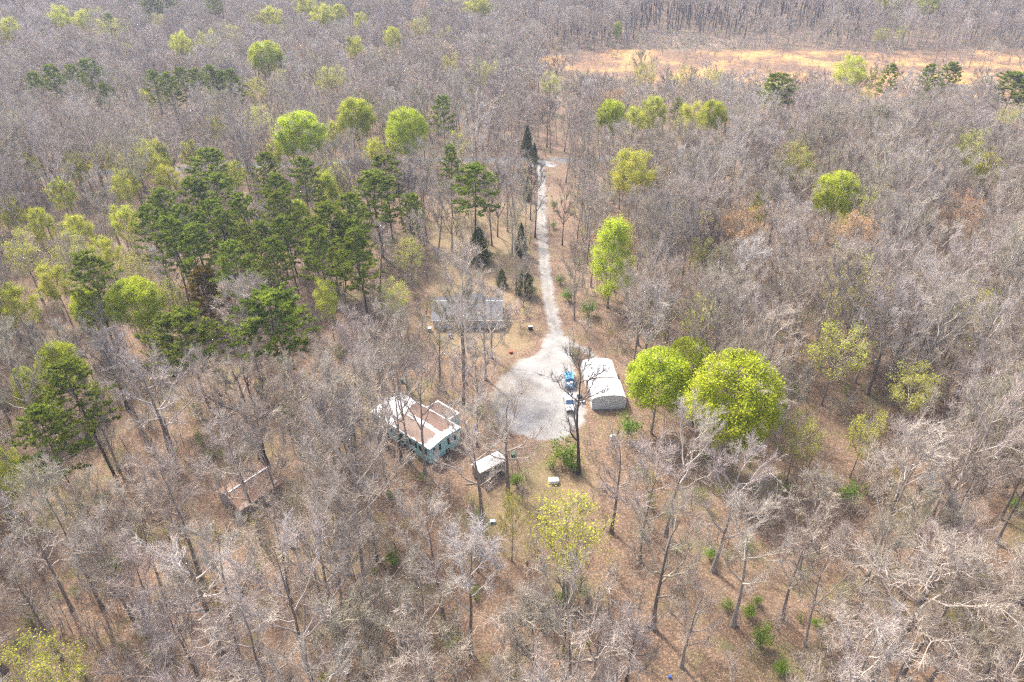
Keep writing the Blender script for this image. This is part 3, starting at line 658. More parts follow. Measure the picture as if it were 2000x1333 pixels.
# --- weathered shed on blocks
a, b, c = P(917, 908, 3.2), P(938, 921, 3.2), P(986, 896, 3.2)
ux2 = (c-b); ux2.z = 0; Ls = ux2.length; an = math.atan2(ux2.y, ux2.x); ux2.normalize(); uy2 = Vector((-ux2.y, ux2.x, 0)); Ws = abs((a-b).dot(uy2)); print('SHED', Ls, Ws)
Ws = max(Ws, 2.4); sc_ = b+ux2*Ls/2+uy2*Ws/2; sc_.z = 0
t = thing('shed', sc_, an, 'weathered brown board shed on blocks with a pale metal gable roof', 'shed')
MX().box(-Ls/2, -Ws/2, .5, Ls/2, Ws/2, 2.9).prism([(-Ws/2, 2.9), (Ws/2, 2.9), (0, 3.45)], -Ls/2, Ls/2).make('wall', M['shedwall'], t)
MX().prism([(-Ws/2-.15, 2.86), (0, 3.52), (Ws/2+.15, 2.86), (Ws/2+.15, 2.93), (0, 3.6), (-Ws/2-.15, 2.93)], -Ls/2-.2, Ls/2+.2).make('roof', M['cream'], t)
for x in (-Ls/2+.3, 0, Ls/2-.3):
    for y in (-Ws/2+.2, Ws/2-.2): MX().box(x-.2, y-.2, -.05, x+.2, y+.2, .5).make('block', M['greyload'], t)
d = MX().box(Ls/2+.0, -.5, .55, Ls/2+.05, .5, 2.5).make('door', M['dark'], t)

# --- old cabin under leaves
a, b = P(440, 966, 4.2), P(524, 912, 4.2); u_ = b-a; u_.z = 0; Lc = u_.length; an = math.atan2(u_.y, u_.x); m_ = (a+b)/2; m_.z = 0
M['leafroof'] = None
def m_leafroof():
    m, n, bs = nodes('leaf_covered_roof'); co = N(n, 'TexCoord').outputs['Object']
    col = ramp(n, noise(n, co, 4, 5, .8), [(.3, (.13, .075, .05)), (.5, (.28, .17, .11)), (.72, (.50, .36, .26))])
    col = mix(n, smooth(n, noise(n, co, .5, 4), .55, .7), col, (.50, .40, .34)); n.links.new(col, bs.inputs['Base Color']); bs.inputs['Roughness'].default_value = .95; bump(n, bs, noise(n, co, 6, 3), .7, .1); return m
t = thing('cabin', m_, an, 'old cabin with a brown leaf-covered gable roof and white ridge strip, hidden among bare trees', 'cabin')
hw = 3.6; print('CABIN', Lc)
MX().box(-Lc/2+.3, -hw+.3, -.1, Lc/2-.3, hw-.3, 2.5).prism([(-hw+.3, 2.5), (hw-.3, 2.5), (0, 4.0)], -Lc/2+.3, Lc/2-.3).make('wall', M['shedwall'], t)
MX().prism([(-hw, 2.45), (0, 4.1), (hw, 2.45), (hw, 2.6), (0, 4.25), (-hw, 2.6)], -Lc/2, Lc/2).make('roof', m_leafroof(), t)
MX().box(-Lc/2, -.14, 4.2, Lc/2, .14, 4.29).make('ridge_cap', M['white'], t)
MX().box(-Lc/2+.22, -1.0, .1, -Lc/2+.3, 0, 2.1).make('door', M['dark'], t)
window(t, -Lc/2+.3, 1.7, 1.0, .8, .9, '-x', M['white'], None, 'glass')
for x in (-2.5, 1.5): window(t, x, -hw+.3, 1.0, .8, .9, '-y', M['white'], None, 'glass')

# --- small things in the yard
def tub(px, py, name, label, cat, mat, sx, sy, sz, rz=0, lid=None, part='body', lidname='lid'):
    p = P(px, py, 0); t = thing(name, p, rz, label, cat)
    MX().box(-sx/2, -sy/2, -.02, sx/2, sy/2, sz).make(part, mat, t, bevel=min(sx, sy, sz)*.12)
    if lid: MX().box(-sx/2-.03, -sy/2-.03, sz+.002, sx/2+.03, sy/2+.03, sz+.09).make(lidname, lid, t, bevel=.03)
    return t
t = tub(1081, 943, 'chest_freezer', 'white chest lying alone on leaf litter right of the weathered shed', 'chest', M['white'], 1.7, 1.0, .75, .05, M['white'])
MX().box(-.35, -.2, .845, .35, .05, .87).make('tray', M['cream'], t)
tub(962, 1021, 'storage_box', 'small blue and white box on the ground by the big double trunk', 'box', M['lightblue'], .85, .6, .4, .1, M['white'])
tub(1196, 858, 'metal_panel', 'white sheet metal box right of the gravel in front of the carports', 'metal box', M['white'], 1.0, .5, .9, .4, M['white'])
tub(1003, 893, 'waste_bin', 'dark green lidded bin beside the far end of the weathered shed', 'bin', M['darkteal'], .8, .8, .9, .5, M['greenbin'])
tub(1036, 644, 'barbecue_grill', 'white-topped grill standing right of the grey house', 'grill', M['black'], 1.0, .6, .9, .3, M['white'])
tub(839, 648, 'air_conditioner', 'white-topped dark air conditioner at the left corner of the grey house', 'air conditioner', M['darkteal'], .9, .9, 1.0, 0, M['white'])
tub(998, 690, 'toy_wagon', 'small red cart on the ground in front of the grey house', 'cart', M['redp'], .8, .5, .4, .6, M['redp'])
def barrel(px, py, label, mat, r=.3, h=.9, name='barrel', cat='barrel', group=None, lying=0):
    p = P(px, py, 0); t = thing(name, p, 0, label, cat, group)
    o = MX().cyl((0, 0, 0), r, h).cyl((0, 0, h*.3), r*1.05, .05).cyl((0, 0, h*.66), r*1.05, .05).make('body', mat, t)
    MX().cyl((0, 0, h+.001), r*.92, .04).make('lid', mat, t)
    if lying: t.rotation_euler = (math.pi/2, 0, lying); t.location.z = r
barrel(718, 850, 'dark blue barrel lying left of the teal mobile home', M['blue'], .3, 1.0, lying=.5)
barrel(928, 838, 'dark blue barrel standing right of the teal mobile home', M['blue'], .27, .8)
barrel(786, 748, 'teal barrel standing behind the teal mobile home', M['tealbin'], .38, 1.0)
barrel(797, 757, 'darker teal drum standing just right of the teal barrel behind the mobile home', M['darkteal'], .34, .8)
barrel(880, 660, 'bright blue chair built as a barrel in front of the grey house', M['blue'], .4, .9)  # barrel shape standing in for a blue chair
barrel(1308, 1324, 'bright blue bucket on leaf litter at the bottom edge', M['blue'], .2, .35, 'bucket', 'bucket')
p = P(923, 694, 0); t = thing('hay_bale', p, .3, 'round tan straw bale in the yard before the grey house', 'straw bale')
MX().cyl((-.6, 0, .6), .65, 1.2, 'x', 20).make('bale', M['tan'], t, bevel=.08); MX().cyl((-.3, 0, .6), .665, .06, 'x', 20).cyl((.25, 0, .6), .665, .06, 'x', 20).make('twine', M['cream'], t)
def m_():
    pass
p = P(1041, 316, 0); t = thing('utility_pole', p, 0, 'pale wooden utility pole at the end of the driveway by the dark cedars', 'utility pole')
MX().cyl((0, 0, -.3), .16, 9.3, 'z', 10).make('pole', M['cream'], t); MX().box(-1.0, -.06, 8.3, 1.0, .06, 8.42).make('crossarm', M['wood'], t)
for x in (-.9, 0, .9): MX().cyl((x, 0, 8.42), .05, .15).make('insulator', M['white'], t)
def log(px, py, L, rz, label, r=.22, mat='twig'):
    p = P(px, py, r*.8); tb = TB(); n = 6; q = np.linspace(-L/2, L/2, n)
    tb.tube(np.column_stack([q, np.sin(q*.5)*.2, 0*q]), np.linspace(r, r*.5, n), 7)
    for k in range(4): x = L*(.0+.12*k); tb.tube([(x, 0, 0), (x+.9, (-1)**k*1.0, .5), (x+1.4, (-1)**k*1.7, .6)], [r*.4, r*.25, .02], 4)
    o = link('fallen_log', tb.mesh('fallen_log', [M[mat]]), loc=p, label=label, cat='log'); o.rotation_euler = (0, 0, rz)
log(1205, 76, 14, -.7, 'pale fallen trunk lying at the left end of the golden meadow', .45)
log(1900, 108, 13, .2, 'pale fallen trunk on the meadow near the right edge', .3)
log(335, 1180, 7, .5, 'fallen grey log on the leaf litter at lower left', .16)
log(1115, 1303, 3.2, .05, 'thin pale fallen branch on the leaf litter at the bottom centre', .07)
log(930, 945, 3.6, 0, 'thick fallen branch on the ground just in front of the shed', .13)

# ------------------------------------------------------------------ chosen green trees
G = [ ('lime', 475, 465, 44, 'light green tree in the middle of the pine stand'), ('lime', 330, 355, 52, 'light green tree at the back left corner of the pine stand'), ('lime', 150, 330, 48, 'light green tree near the road at left, above the small round one'), ('lime', 110, 560, 60, 'soft green tree left of the lone pine'), ('lime', 20, 420, 50, 'soft green tree at the left edge above the thin pale one'), ('spring', 60, 770, 50, 'small bright green tree at lower left beside the leaning pine'),
('lime', 640, 590, 46, 'light green tree right of the broad umbrella-crowned pine'), ('limesparse', 330, 590, 60, 'thin green tree between the big bright tree and the rounded pine at left'), ('lime', 730, 300, 40, 'soft green tree behind the large full pine'), ('limesparse', 1560, 860, 90, 'thin yellow-green tree right of the widest bright crown'), ('limesparse', 1000, 1010, 60, 'low yellow-green thicket tree right of the double trunk'),
('spring', 610, 500, 34, 'small bright green tree inside the front half of the pine stand'), ('lime', 665, 520, 50, 'pale green tree at the lower right of the pine stand'), ('lime', 545, 300, 40, 'pale green tree left of and below the large round bright one'),
('lime', 420, 250, 34, 'small pale green tree between the far pine row and the big stand'), ('lime', 120, 380, 50, 'pale green tree behind the small round one at far left'), ('lime', 60, 330, 40, 'faint green tree near the road at the left edge'), ('lime', 210, 500, 50, 'light green tree left of the big pine stand and above the lone pine'),
('limesparse', 270, 530, 60, 'thin pale tree at the lower left flank of the big pine stand'), ('lime', 650, 265, 40, 'pale green tree between the two big bright trees behind the pines'), ('limesparse', 500, 180, 50, 'faint green tree right of the far pine row'), ('limesparse', 640, 160, 50, 'faint green tree in the far wood above the bright ones'), ('limesparse', 1690, 850, 80, 'faint yellow tree below the flat thin-leaved green one'), ('limesparse', 880, 130, 44, 'faint green tree in the far wood left of the meadow'),
('limesparse', 820, 60, 44, 'faint green tree in the far wood near the top middle'), ('spring', 1205, 60, 20, 'tiny green tree before the trunk wall left of the meadow brush'), ('limesparse', 1560, 330, 60, 'faint olive tree near the road at right'),
# kind, crown centre px, py, crown width px, label
('spring', 1286, 750, 128, 'big dense bright green tree next to the carports, left one of the merged pair'),
('spring', 1346, 716, 100, 'bright green tree behind the big pair right of the carports, highest crown'),
('spring', 1432, 784, 182, 'widest bright green round tree, right of the merged pair by the carports'),
('springcone', 1195, 500, 86, 'tall cone-shaped bright green tree right of the driveway'),
('spring', 587, 272, 104, 'large round bright green tree behind the dark pine stand'),
('spring', 697, 236, 76, 'bright green tree right of and behind the large round one beyond the pines'),
('spring', 795, 262, 86, 'round bright yellow-green tree left of the far end of the driveway'),
('spring', 522, 117, 72, 'lone bright yellow tree in the far grey wood above the pine stands'),
('spring', 1195, 232, 62, 'bright green tree in the wood right of the far driveway, leftmost of its row'),
('lime', 1238, 242, 50, 'paler green tree just right of the leftmost bright one beyond the driveway'),
('lime', 1278, 222, 52, 'thin pale green tree in the middle of the row right of the far driveway'),
('spring', 1392, 230, 58, 'bright green pointed tree at the right end of the row beyond the driveway'),
('lime', 1345, 242, 60, 'pale green tree left of the bright pointed one at the end of the row'),
('lime', 1236, 345, 92, 'round yellow-green tree right of the driveway just this side of the road'),
('spring', 1632, 388, 92, 'bright green tree standing alone in the bare wood at right'),
('limesparse', 1636, 690, 116, 'flat thin-leaved green tree in the bare wood right of the big bright pair'),
('limesparse', 1786, 762, 96, 'thin-leaved green tree nearer the right edge than the flat one'),
('lime', 1660, 146, 62, 'yellow-green drooping tree standing before the right part of the meadow'),
('limesparse', 1702, 158, 40, 'small pale tree right beside the drooping one before the meadow'),
('limesparse', 1075, 168, 46, 'tall long-trunked tree with a small pale green crown beyond the driveway end'),
('limesparse', 1108, 1048, 170, 'pale yellow-green tree in the foreground clearing below the white chest'),
('springcone', 640, 385, 58, 'tall narrow light green tree in the middle of the pine stand'),
('spring', 586, 430, 44, 'small bright green tree between the pines left of the tall narrow one'),
('lime', 242, 436, 52, 'light green tree at the left edge of the pine stand'),
('lime', 246, 368, 56, 'light green tree behind the left edge of the pine stand'),
('lime', 198, 315, 48, 'slim pale green tree near the road at left'),
('lime', 302, 318, 66, 'broad pale green tree near the road behind the pines'),
('lime', 372, 303, 42, 'slim pale green tree just above the tallest pine of the left stand'),
('lime', 458, 345, 44, 'small pale green tree right of the tallest pine of the left stand'),
('lime', 82, 440, 46, 'small round pale green tree at far left, left of its twin'),
('lime', 155, 455, 56, 'pale green tree between the small round one and the pine stand'),
('limesparse', 45, 500, 90, 'thin pale green tree at the left edge below the small round one'),
('lime', 30, 600, 76, 'yellow-green tree touching the left edge at mid height'),
('spring', 178, 610, 66, 'bright green leafy tree under the lone pine at left'),
('spring', 266, 600, 104, 'large bright green tree right of the lone pine at left'),
('spring', 122, 722, 84, 'yellow-green tree behind the leaning pine at lower left'),
('lime', 15, 935, 66, 'yellow-green tree at the left edge below the pines'),
('limesparse', 216, 62, 62, 'pale green tree in the far grey wood at upper left'),
('lime', 356, 93, 44, 'small yellow-green tree in the far wood above the pine stand'),
('lime', 290, 198, 30, 'small yellow-green tree at the left foot of the far pine group'),
('lime', 118, 33, 40, 'far yellow-green tree near the top left corner, middle of three'),
('lime', 160, 40, 36, 'far yellow-green tree near the top left corner, right one of three'),
('lime', 18, 62, 40, 'yellow-green tree at the left edge near the top'),
('lime', 595, 16, 44, 'far yellow-green tree at the top edge, left of a cluster'),
('lime', 628, 30, 46, 'far yellow-green tree in front of the cluster at the top edge'),
('lime', 662, 28, 34, 'far yellow-green tree at the right of the cluster at the top edge'),
('lime', 702, 40, 28, 'small far yellow-green tree just right of the top cluster'),
('lime', 528, 34, 46, 'low far yellow-green tree left of the top cluster'),
('lime', 768, 78, 36, 'small yellow-green tree in the far wood right of centre-left'),
('lime', 692, 97, 36, 'small green tree in the far wood below the top cluster'),
('lime', 933, 14, 52, 'bright yellow-green tree at the top edge left of the trunk wall'),
('lime', 1738, 6, 46, 'green tree above the trunk wall at the top right, left of two'),
('lime', 1812, 6, 54, 'green tree above the trunk wall at the top right, right of two'),
('limesparse', 1890, 300, 80, 'olive green tree in the wood at right below the meadow'),
('lime', 1930, 335, 54, 'light green tree next to the olive one near the right edge'),
('limesparse', 1962, 238, 36, 'small olive tree near the right edge below the dark pine'),
('lime', 1482, 412, 34, 'small light green tree in the bare wood right of centre'),
('limesparse', 1640, 448, 36, 'small pale tree just below the lone bright green one'),
('limesparse', 772, 585, 66, 'pale fresh green tree left of the grey house'),
('limesparse', 80, 1320, 150, 'yellow-budded tree at the bottom left corner'),
('orange', 1876, 420, 84, 'amber-budded tree in the bare wood near the right edge'),
('orange', 1452, 445, 92, 'round tan-budded tree in the bare wood right of the driveway'),
('pink', 1016, 615, 60, 'low pink-flowering tree beside the right end of the grey house'),
('limesparse', 1370, 500, 56, 'faint green tree among dark trunks right of the cone-shaped one'),
('limesparse', 1260, 150, 50, 'faint green tree standing in the meadow edge at centre'),
('limesparse', 1340, 150, 40, 'faint yellow tree in front of the meadow'),
('limesparse', 800, 500, 60, 'yellow-budded tree behind and left of the grey house'),
]
for k, px, py, w_, lab in G: crown_tree('broadleaf_tree', k, px, py, w_, lab, 'tree', hmin=.8, hmax=1.25)
PN = [ # kind, px, py, width, label
('pine', 105, 163, 46, 'dark pine in the far left group, second from its left end'), ('pine', 75, 178, 40, 'dark pine at the left end of the far left group'),
('pine', 175, 148, 48, 'pine with a broad top at the right of the far left group'), ('pine', 205, 192, 34, 'small pine below the right of the far left group'),
('pine', 140, 158, 36, 'pine in the middle of the far left group'),
('pine', 302, 172, 34, 'pine at the left end of the far pine row'), ('pine', 332, 178, 36, 'second pine of the far pine row from its left end'),
('pine', 360, 165, 38, 'third pine of the far pine row from its left end'), ('pine', 388, 168, 40, 'middle pine of the far pine row'),
('pine', 412, 162, 40, 'tallest pine of the far pine row'), ('pine', 434, 170, 36, 'pine right of the tallest in the far pine row'), ('pine', 455, 172, 36, 'pine at the right end of the far pine row'),
('pine', 405, 335, 84, 'tallest pine at the back of the big pine stand'), ('pine', 430, 390, 84, 'pine just in front of the tallest one in the big stand'),
('pine', 330, 420, 70, 'pine at the upper left corner of the big stand'), ('pine', 300, 455, 66, 'pine on the left edge of the big stand'), ('pine', 365, 455, 66, 'pine in the left half of the big stand'),
('pine', 522, 345, 56, 'pine at the back of the big stand left of the slim tall green tree'), ('pine', 590, 355, 66, 'dark pine in front of the large round bright green tree'),
('pine', 545, 395, 60, 'pine in the back middle of the big stand'), ('pine', 480, 425, 62, 'pine near the centre of the big stand'), ('pine', 440, 465, 64, 'pine in the centre left of the big stand'),
('pine', 510, 480, 60, 'slim pine in the centre of the big stand'), ('pine', 565, 470, 62, 'pine in the centre right of the big stand'), ('pine', 612, 465, 52, 'pine right of the stand centre below the narrow green tree'),
('pine', 660, 470, 56, 'bluish pine right of the narrow green tree'), ('pine', 700, 475, 60, 'pine at the right edge of the big stand'), ('pine', 735, 390, 96, 'large full pine at the upper right of the big stand'),
('pine', 755, 350, 70, 'pine behind the large full one at the upper right of the stand'), ('pine', 690, 430, 60, 'pine left of and below the large full one'),
('pine', 182, 560, 86, 'lone tall pine above the bright green tree at left'), ('pinewide', 528, 632, 138, 'broad umbrella-crowned pine at the lower right of the big stand'),
('pinewide', 368, 665, 132, 'broad rounded pine at the lower left of the big stand'), ('pine', 158, 775, 110, 'leaning open pine at lower left before the yellow-green tree'),
('pine', 95, 870, 104, 'ragged pine low at the left side'), ('pine', 922, 368, 92, 'tall open pine left of the driveway beyond the grey house'),
('pine', 455, 530, 78, 'dark pine at the front of the stand beside the rusty one'), ('rust', 405, 572, 84, 'rust-brown pine at the front of the big stand'), ('rust', 500, 500, 50, 'brownish pine inside the front of the big stand'),
('pine', 1520, 178, 66, 'pine right of centre before the meadow, half hidden by bare limbs'), ('pine', 1812, 158, 36, 'small pine before the meadow at right, left of its neighbour'),
('pine', 1850, 155, 42, 'small full pine before the meadow at right'), ('pinewide', 1978, 175, 76, 'dark pine touching the right edge below the meadow'), ('pine', 1735, 158, 32, 'slim dark pine before the meadow near the drooping green tree'),
('pine', 868, 225, 44, 'small low pine in the wood left of the driveway end'), ('pine', 322, 8, 46, 'dark far pine at the top edge, upper left'), ('pine', 295, 10, 40, 'dark far pine left beside the one at the top edge'),
('pine', 212, 46, 24, 'tiny far pine behind the pale tree at upper left'), ('pine', 1322, 215, 26, 'small dark conifer between the pale trees beyond the driveway'), ('pine', 808, 420, 50, 'thin dead-looking pine right of the full one'),
('pine', 880, 330, 40, 'dark pine left of the tall open one near the road'), ('pine', 420, 8, 34, 'far dark pine at the top edge right of its two neighbours')]
FP = [(385, 400, 'near the back left'), (560, 425, 'in the middle of the right half'), (335, 480, 'at the lower left edge'), (640, 450, 'below the tall narrow green tree'), (415, 440, 'left of its centre'), (630, 500, 'in the front row, right'), (395, 500, 'just behind the rust-brown one'), (540, 515, 'in the front row, middle'), (700, 510, 'at the lower right edge')]
for i_, (qx, qy, wh) in enumerate(FP): crown_tree('pine_tree', 'pine', qx, qy, 58+(i_*7) % 22, 'green pine of the big stand '+wh, 'pine', 'pines of the big stand', hmin=.8, hmax=1.2)
for k, px, py, w_, lab in PN: crown_tree('pine_tree', k, px, py, w_, lab, 'pine', hmin=.75, hmax=1.2)
CE = [(1030, 278, 34, 0, 'dark conical cedar at the far end of the driveway behind the pole'), (1044, 300, 20, 0, 'slim dark cedar right beside the pole at the driveway end'),
(935, 482, 66, 1, 'dark dense cedar at the foot of the tall open pine'), (1018, 470, 34, 0, 'dark cedar in the tree row on the left side of the driveway'), (1030, 372, 24, 0, 'small dark cedar on the left of the upper driveway'),
(1026, 550, 50, 1, 'broad dark cedar on the left of the driveway near the grey house'), (980, 545, 30, 1, 'low dark cedar left of the broad one by the driveway')]
for px, py, w_, vi, lab in CE: crown_tree('cedar_tree', 'cedar', px, py, w_, lab, 'cedar', vi=vi, hmin=.5, hmax=1.2)
SH = [(1110, 575, 34, 'bright green bush right of the driveway, nearest the house'), (1096, 545, 26, 'bright green bush behind the nearest one along the driveway'), (1082, 400, 18, 'yellow-green bush right of the upper driveway'), (1080, 440, 16, 'narrow bush below the yellow-green one at the upper driveway'),
(1105, 880, 70, 'large fresh green bush left of the dark trunk before the gravel'), (1120, 905, 44, 'green bush at the foot of the dark trunk before the gravel'), (765, 1092, 38, 'dark green round bush alone in the lower wood'), (1462, 1190, 40, 'green bush at lower right between two trunks'),
(1492, 1240, 60, 'broad green bush at lower right behind the leaning limbs'), (1598, 1218, 30, 'small round dark bush at lower right'), (1388, 1078, 34, 'green bush beside the tall slim trunk at right'), (1525, 1300, 44, 'green bush at the bottom edge right of centre'),
(1305, 1000, 30, 'green bush behind the tall foreground trunk'), (1010, 935, 40, 'green bush at the foot of the trunk right of the shed'), (938, 1000, 28, 'green climbing bush left of the double trunk'), (1230, 830, 60, 'green thicket below the big bright trees'), (1985, 985, 36, 'green bush at the right edge'),
(1660, 965, 60, 'yellow-green bush in the wood at right'), (560, 800, 30, 'dark green bush among bare trees left of the mobile home'), (1150, 600, 40, 'green bush under the cone-shaped tree'), (1420, 1180, 30, 'low green bush left of the slim trunk at lower right'), (1480, 1170, 26, 'small bush behind the broad one at lower right'), (880, 1250, 44, 'yellow-green bush in the lower centre wood'), (500, 1110, 30, 'green bush in the lower left wood')]
for px, py, w_, lab in SH: crown_tree('bush', 'shrub', px, py, w_, lab, 'bush', hmin=.5, hmax=2.2)

# ------------------------------------------------------------------ bare trees
HERO = [ # base px, py, height scale, width scale, variant, dark, lean, label
(1275, 1228, 1.05, .95, 0, 0, 'tall straight bare tree in the open foreground, its foot clear on leaf litter'),
(1101, 1283, .80, .6, 2, 1, 'dark crooked bare tree below the pale yellow foliage at the bottom'),
(1331, 1303, .72, .7, 4, 0, 'slim bare tree right of the tallest foreground trunk near the bottom'),
(1432, 1222, .95, .9, 1, 0, 'bare tree with a leaning trunk at lower right beside the green bushes'),
(1393, 1115, 1.0, .9, 3, 0, 'tall bare tree behind the leaning one at lower right'),
(943, 1036, 1.05, 1.0, 5, 0, 'thick bare tree in front of the shed, foot by the blue box'),
(992, 962, .95, .95, 6, 0, 'thick bare tree right of the shed, just behind the larger one'),
(1130, 925, 1.0, .95, 7, 1, 'dark-trunked bare tree between the gravel and the white chest'),
(1194, 1040, .9, .8, 8, 0, 'bare tree right of the pale yellow foliage'), (1300, 1046, 1.05, .9, 9, 0, 'bare tree behind the tall straight foreground one'),
(1158, 1345, .7, .6, 2, 1, 'dark thin bare tree at the bottom edge centre'), (1222, 1350, .75, .7, 8, 1, 'leaning bare tree at the bottom edge right of centre'),
(800, 905, .95, .8, 1, 0, 'bare tree against the long side of the teal mobile home, nearest its front corner'), (784, 900, .9, .7, 3, 0, 'bare tree against the middle of the mobile home side'), (830, 925, 1.0, .75, 5, 0, 'bare tree at the front corner of the mobile home'),
(520, 905, .9, 1.1, 4, 1, 'bare tree behind the leaf-covered cabin'), (1068, 288, 1.1, .7, 0, 1, 'dark bare trunk standing beyond the driveway end'),
(1008, 575, .9, .55, 1, 0, 'bare tree in the row left of the driveway, nearest the grey house'), (1022, 600, .8, .5, 0, 0, 'slim bare tree in the driveway row close behind the pink-flowering tree'), (1028, 520, .9, .5, 3, 0, 'bare tree among the dark cedars left of the driveway'), (1036, 430, .9, .5, 2, 1, 'dark bare tree left of the upper driveway'), (1000, 500, .9, .6, 1, 0, 'bare tree in the yard left of the driveway row'),
(600, 870, .9, 1.0, 0, 0, 'broad bare tree left of the teal mobile home'), (340, 900, .95, 1.25, 2, 0, 'wide round-crowned bare tree at left below the rounded pine'), (510, 895, .95, 1.2, 0, 0, 'wide round-crowned bare tree above the leaf-covered cabin'), (860, 760, .8, .8, 1, 0, 'bare tree between the mobile home and the grey house'), (905, 790, .9, .8, 3, 0, 'bare tree at the left rim of the gravel loop'), (960, 700, .8, .7, 2, 0, 'bare tree on the leafy ground above the gravel loop'),
(1098, 480, .8, .5, 2, 1, 'dark slim trunk right of the upper driveway'), (1372, 560, .85, .6, 6, 1, 'dark trunk in the wood right of the cone-shaped tree'), (805, 478, .8, .8, 9, 1, 'dark gnarled bare tree right of the big pine stand'),
(1045, 465, .9, .6, 3, 1, 'bare tree in the row left of the driveway'), (972, 463, .8, .5, 7, 1, 'dark trunk right of the tall open pine'), (1700, 1330, 1.0, 1.5, 7, 0, 'great spreading bare tree at the lower right, the widest of all'),
(1880, 1400, 1.0, 1.3, 1, 0, 'spreading bare tree at the lower right corner'), (430, 1270, .95, 1.2, 4, 0, 'wide bare tree at the bottom left'), (250, 800, 1.0, .8, 8, 1, 'dark tall trunk left of the big pine stand, under the bright green tree')]
bare_things = []
for px, py, hs, ws, vi, dk, lab in HERO:
    v = VAR['hero'][vi % 4]; p = P(px, py, 0)
    e = place('bare_tree', v, p, ws, hs, RND.uniform(0, 6.28), lab, 'bare tree', 'leafless trees')
    if dk:
        for ch in e.children:
            nm = 'trunk' if ch.name.startswith('trunk') else 'crown'
            me = v[nm].copy(); me.materials.clear(); me.materials.append(M['darkbark' if nm == 'trunk' else 'darktwig']); ch.data = me
    bare_things.append(e)
HB = [(proj(*P(px, py, 0))[0], py) for px, py, *_ in HERO]

# photo-space zones where random bare crowns are thinned: x0,y0,x1,y1, acceptance
ZONES = [(1010, 690, 1225, 860, .03), (960, 720, 1010, 850, .25), (725, 765, 915, 912, .05), (1042, 310, 1112, 700, .03), (838, 575, 1050, 660, .8), (860, 390, 990, 575, .3), (915, 865, 1160, 1000, .12), (950, 1000, 1180, 1110, .35),
         (1200, 1120, 1420, 1333, .12), (1240, 62, 1600, 150, .05), (1600, 95, 2000, 150, .25), (1060, 98, 1250, 150, .04), (410, 905, 560, 985, .45), (850, 305, 1180, 330, .3)]
CLEARG = [PAD, YARD]
def in_poly(x, y, poly):
    c = False; n = len(poly)
    for i in range(n):
        (x0, y0), (x1, y1) = poly[i], poly[(i+1) % n]
        if (y0 > y) != (y1 > y) and x < (x1-x0)*(y-y0)/(y1-y0)+x0: c = not c
    return c
def ground_ok(x, y, r=1.2):
    if in_poly(x, y, PAD): return False
    for l, hw in ((DRIVE, 3.0), (ROADL, 3.9)):
        for (x0, y0), (x1, y1) in zip(l[:-1], l[1:]):
            dx, dy = x1-x0, y1-y0; t = min(1, max(0, ((x-x0)*dx+(y-y0)*dy)/(dx*dx+dy*dy)))
            if math.hypot(x-x0-t*dx, y-y0-t*dy) < hw: return False
    for (c, hx, hy, a) in FOOT:
        dx, dy = x-c[0], y-c[1]; u = dx*math.cos(a)+dy*math.sin(a); v = -dx*math.sin(a)+dy*math.cos(a)
        if abs(u) < hx+r and abs(v) < hy+r: return False
    return True
FOOT = [((cen.x, cen.y), L2, W2, ang), ((hc.x, hc.y+dpt/2), H2, dpt, 0), ((m_.x, m_.y) if isinstance(m_, Vector) else (0, 0), Lc/2, 3.6, math.atan2(u_.y, u_.x)), ((sc_.x, sc_.y), Ls/2, 2, 0)]
cp = P(1190, 760, 0); FOOT.append(((cp.x, cp.y), 4, 9, 0)); FOOT.append(((cen.x+uy.x*(W2+2)+ux.x*ANX, cen.y+uy.y*(W2+2)+ux.y*ANX), 5, 3, ang))
def accept(x, y, H, R, zc, rnd, zonemul=1):
    px, py, dep = proj(x, y, terr(x, y)+zc)
    rx = R*FPX/dep*.75; ry = max(rx, H*.3*FPX/dep*.8)
    tx, ty, _ = proj(x, y, terr(x, y))
    p = 1.0
    for x0, y0, x1, y1, a in ZONES:
        if px+rx*.5 > x0 and px-rx*.5 < x1 and py+ry*.5 > y0 and py-ry*.5 < y1:
            p = min(p, a*zonemul)
        elif x0 < tx < x1 and (py < y1 and ty > y0): p = min(p, .3+a)
    for bx, by, brx, bry, bd in BLOCK:
        if dep < bd+2 and ((px-bx)/(brx+rx*.7))**2+((py-by)/(bry+ry*.7))**2 < 1: p = min(p, .02)
    return rnd.random() < p
BRUSH = P2((1225, 97), (1245, 66), (1310, 60), (1400, 78), (1480, 96))
def field_ok(x, y): return not in_poly(x, y, FIELD)
rng_ = random.Random(11)
cand = []; grid = {}
def spaced(x, y, d):
    i, j = int(x//6), int(y//6)
    for a in range(i-1, i+2):
        for b in range(j-1, j+2):
            for (u, v) in grid.get((a, b), ()):
                if (u-x)**2+(v-y)**2 < d*d: return False
    grid.setdefault((i, j), []).append((x, y)); return True
for e in bare_things: spaced(e.location.x, e.location.y, 0)
Y = 22.
tries = 0
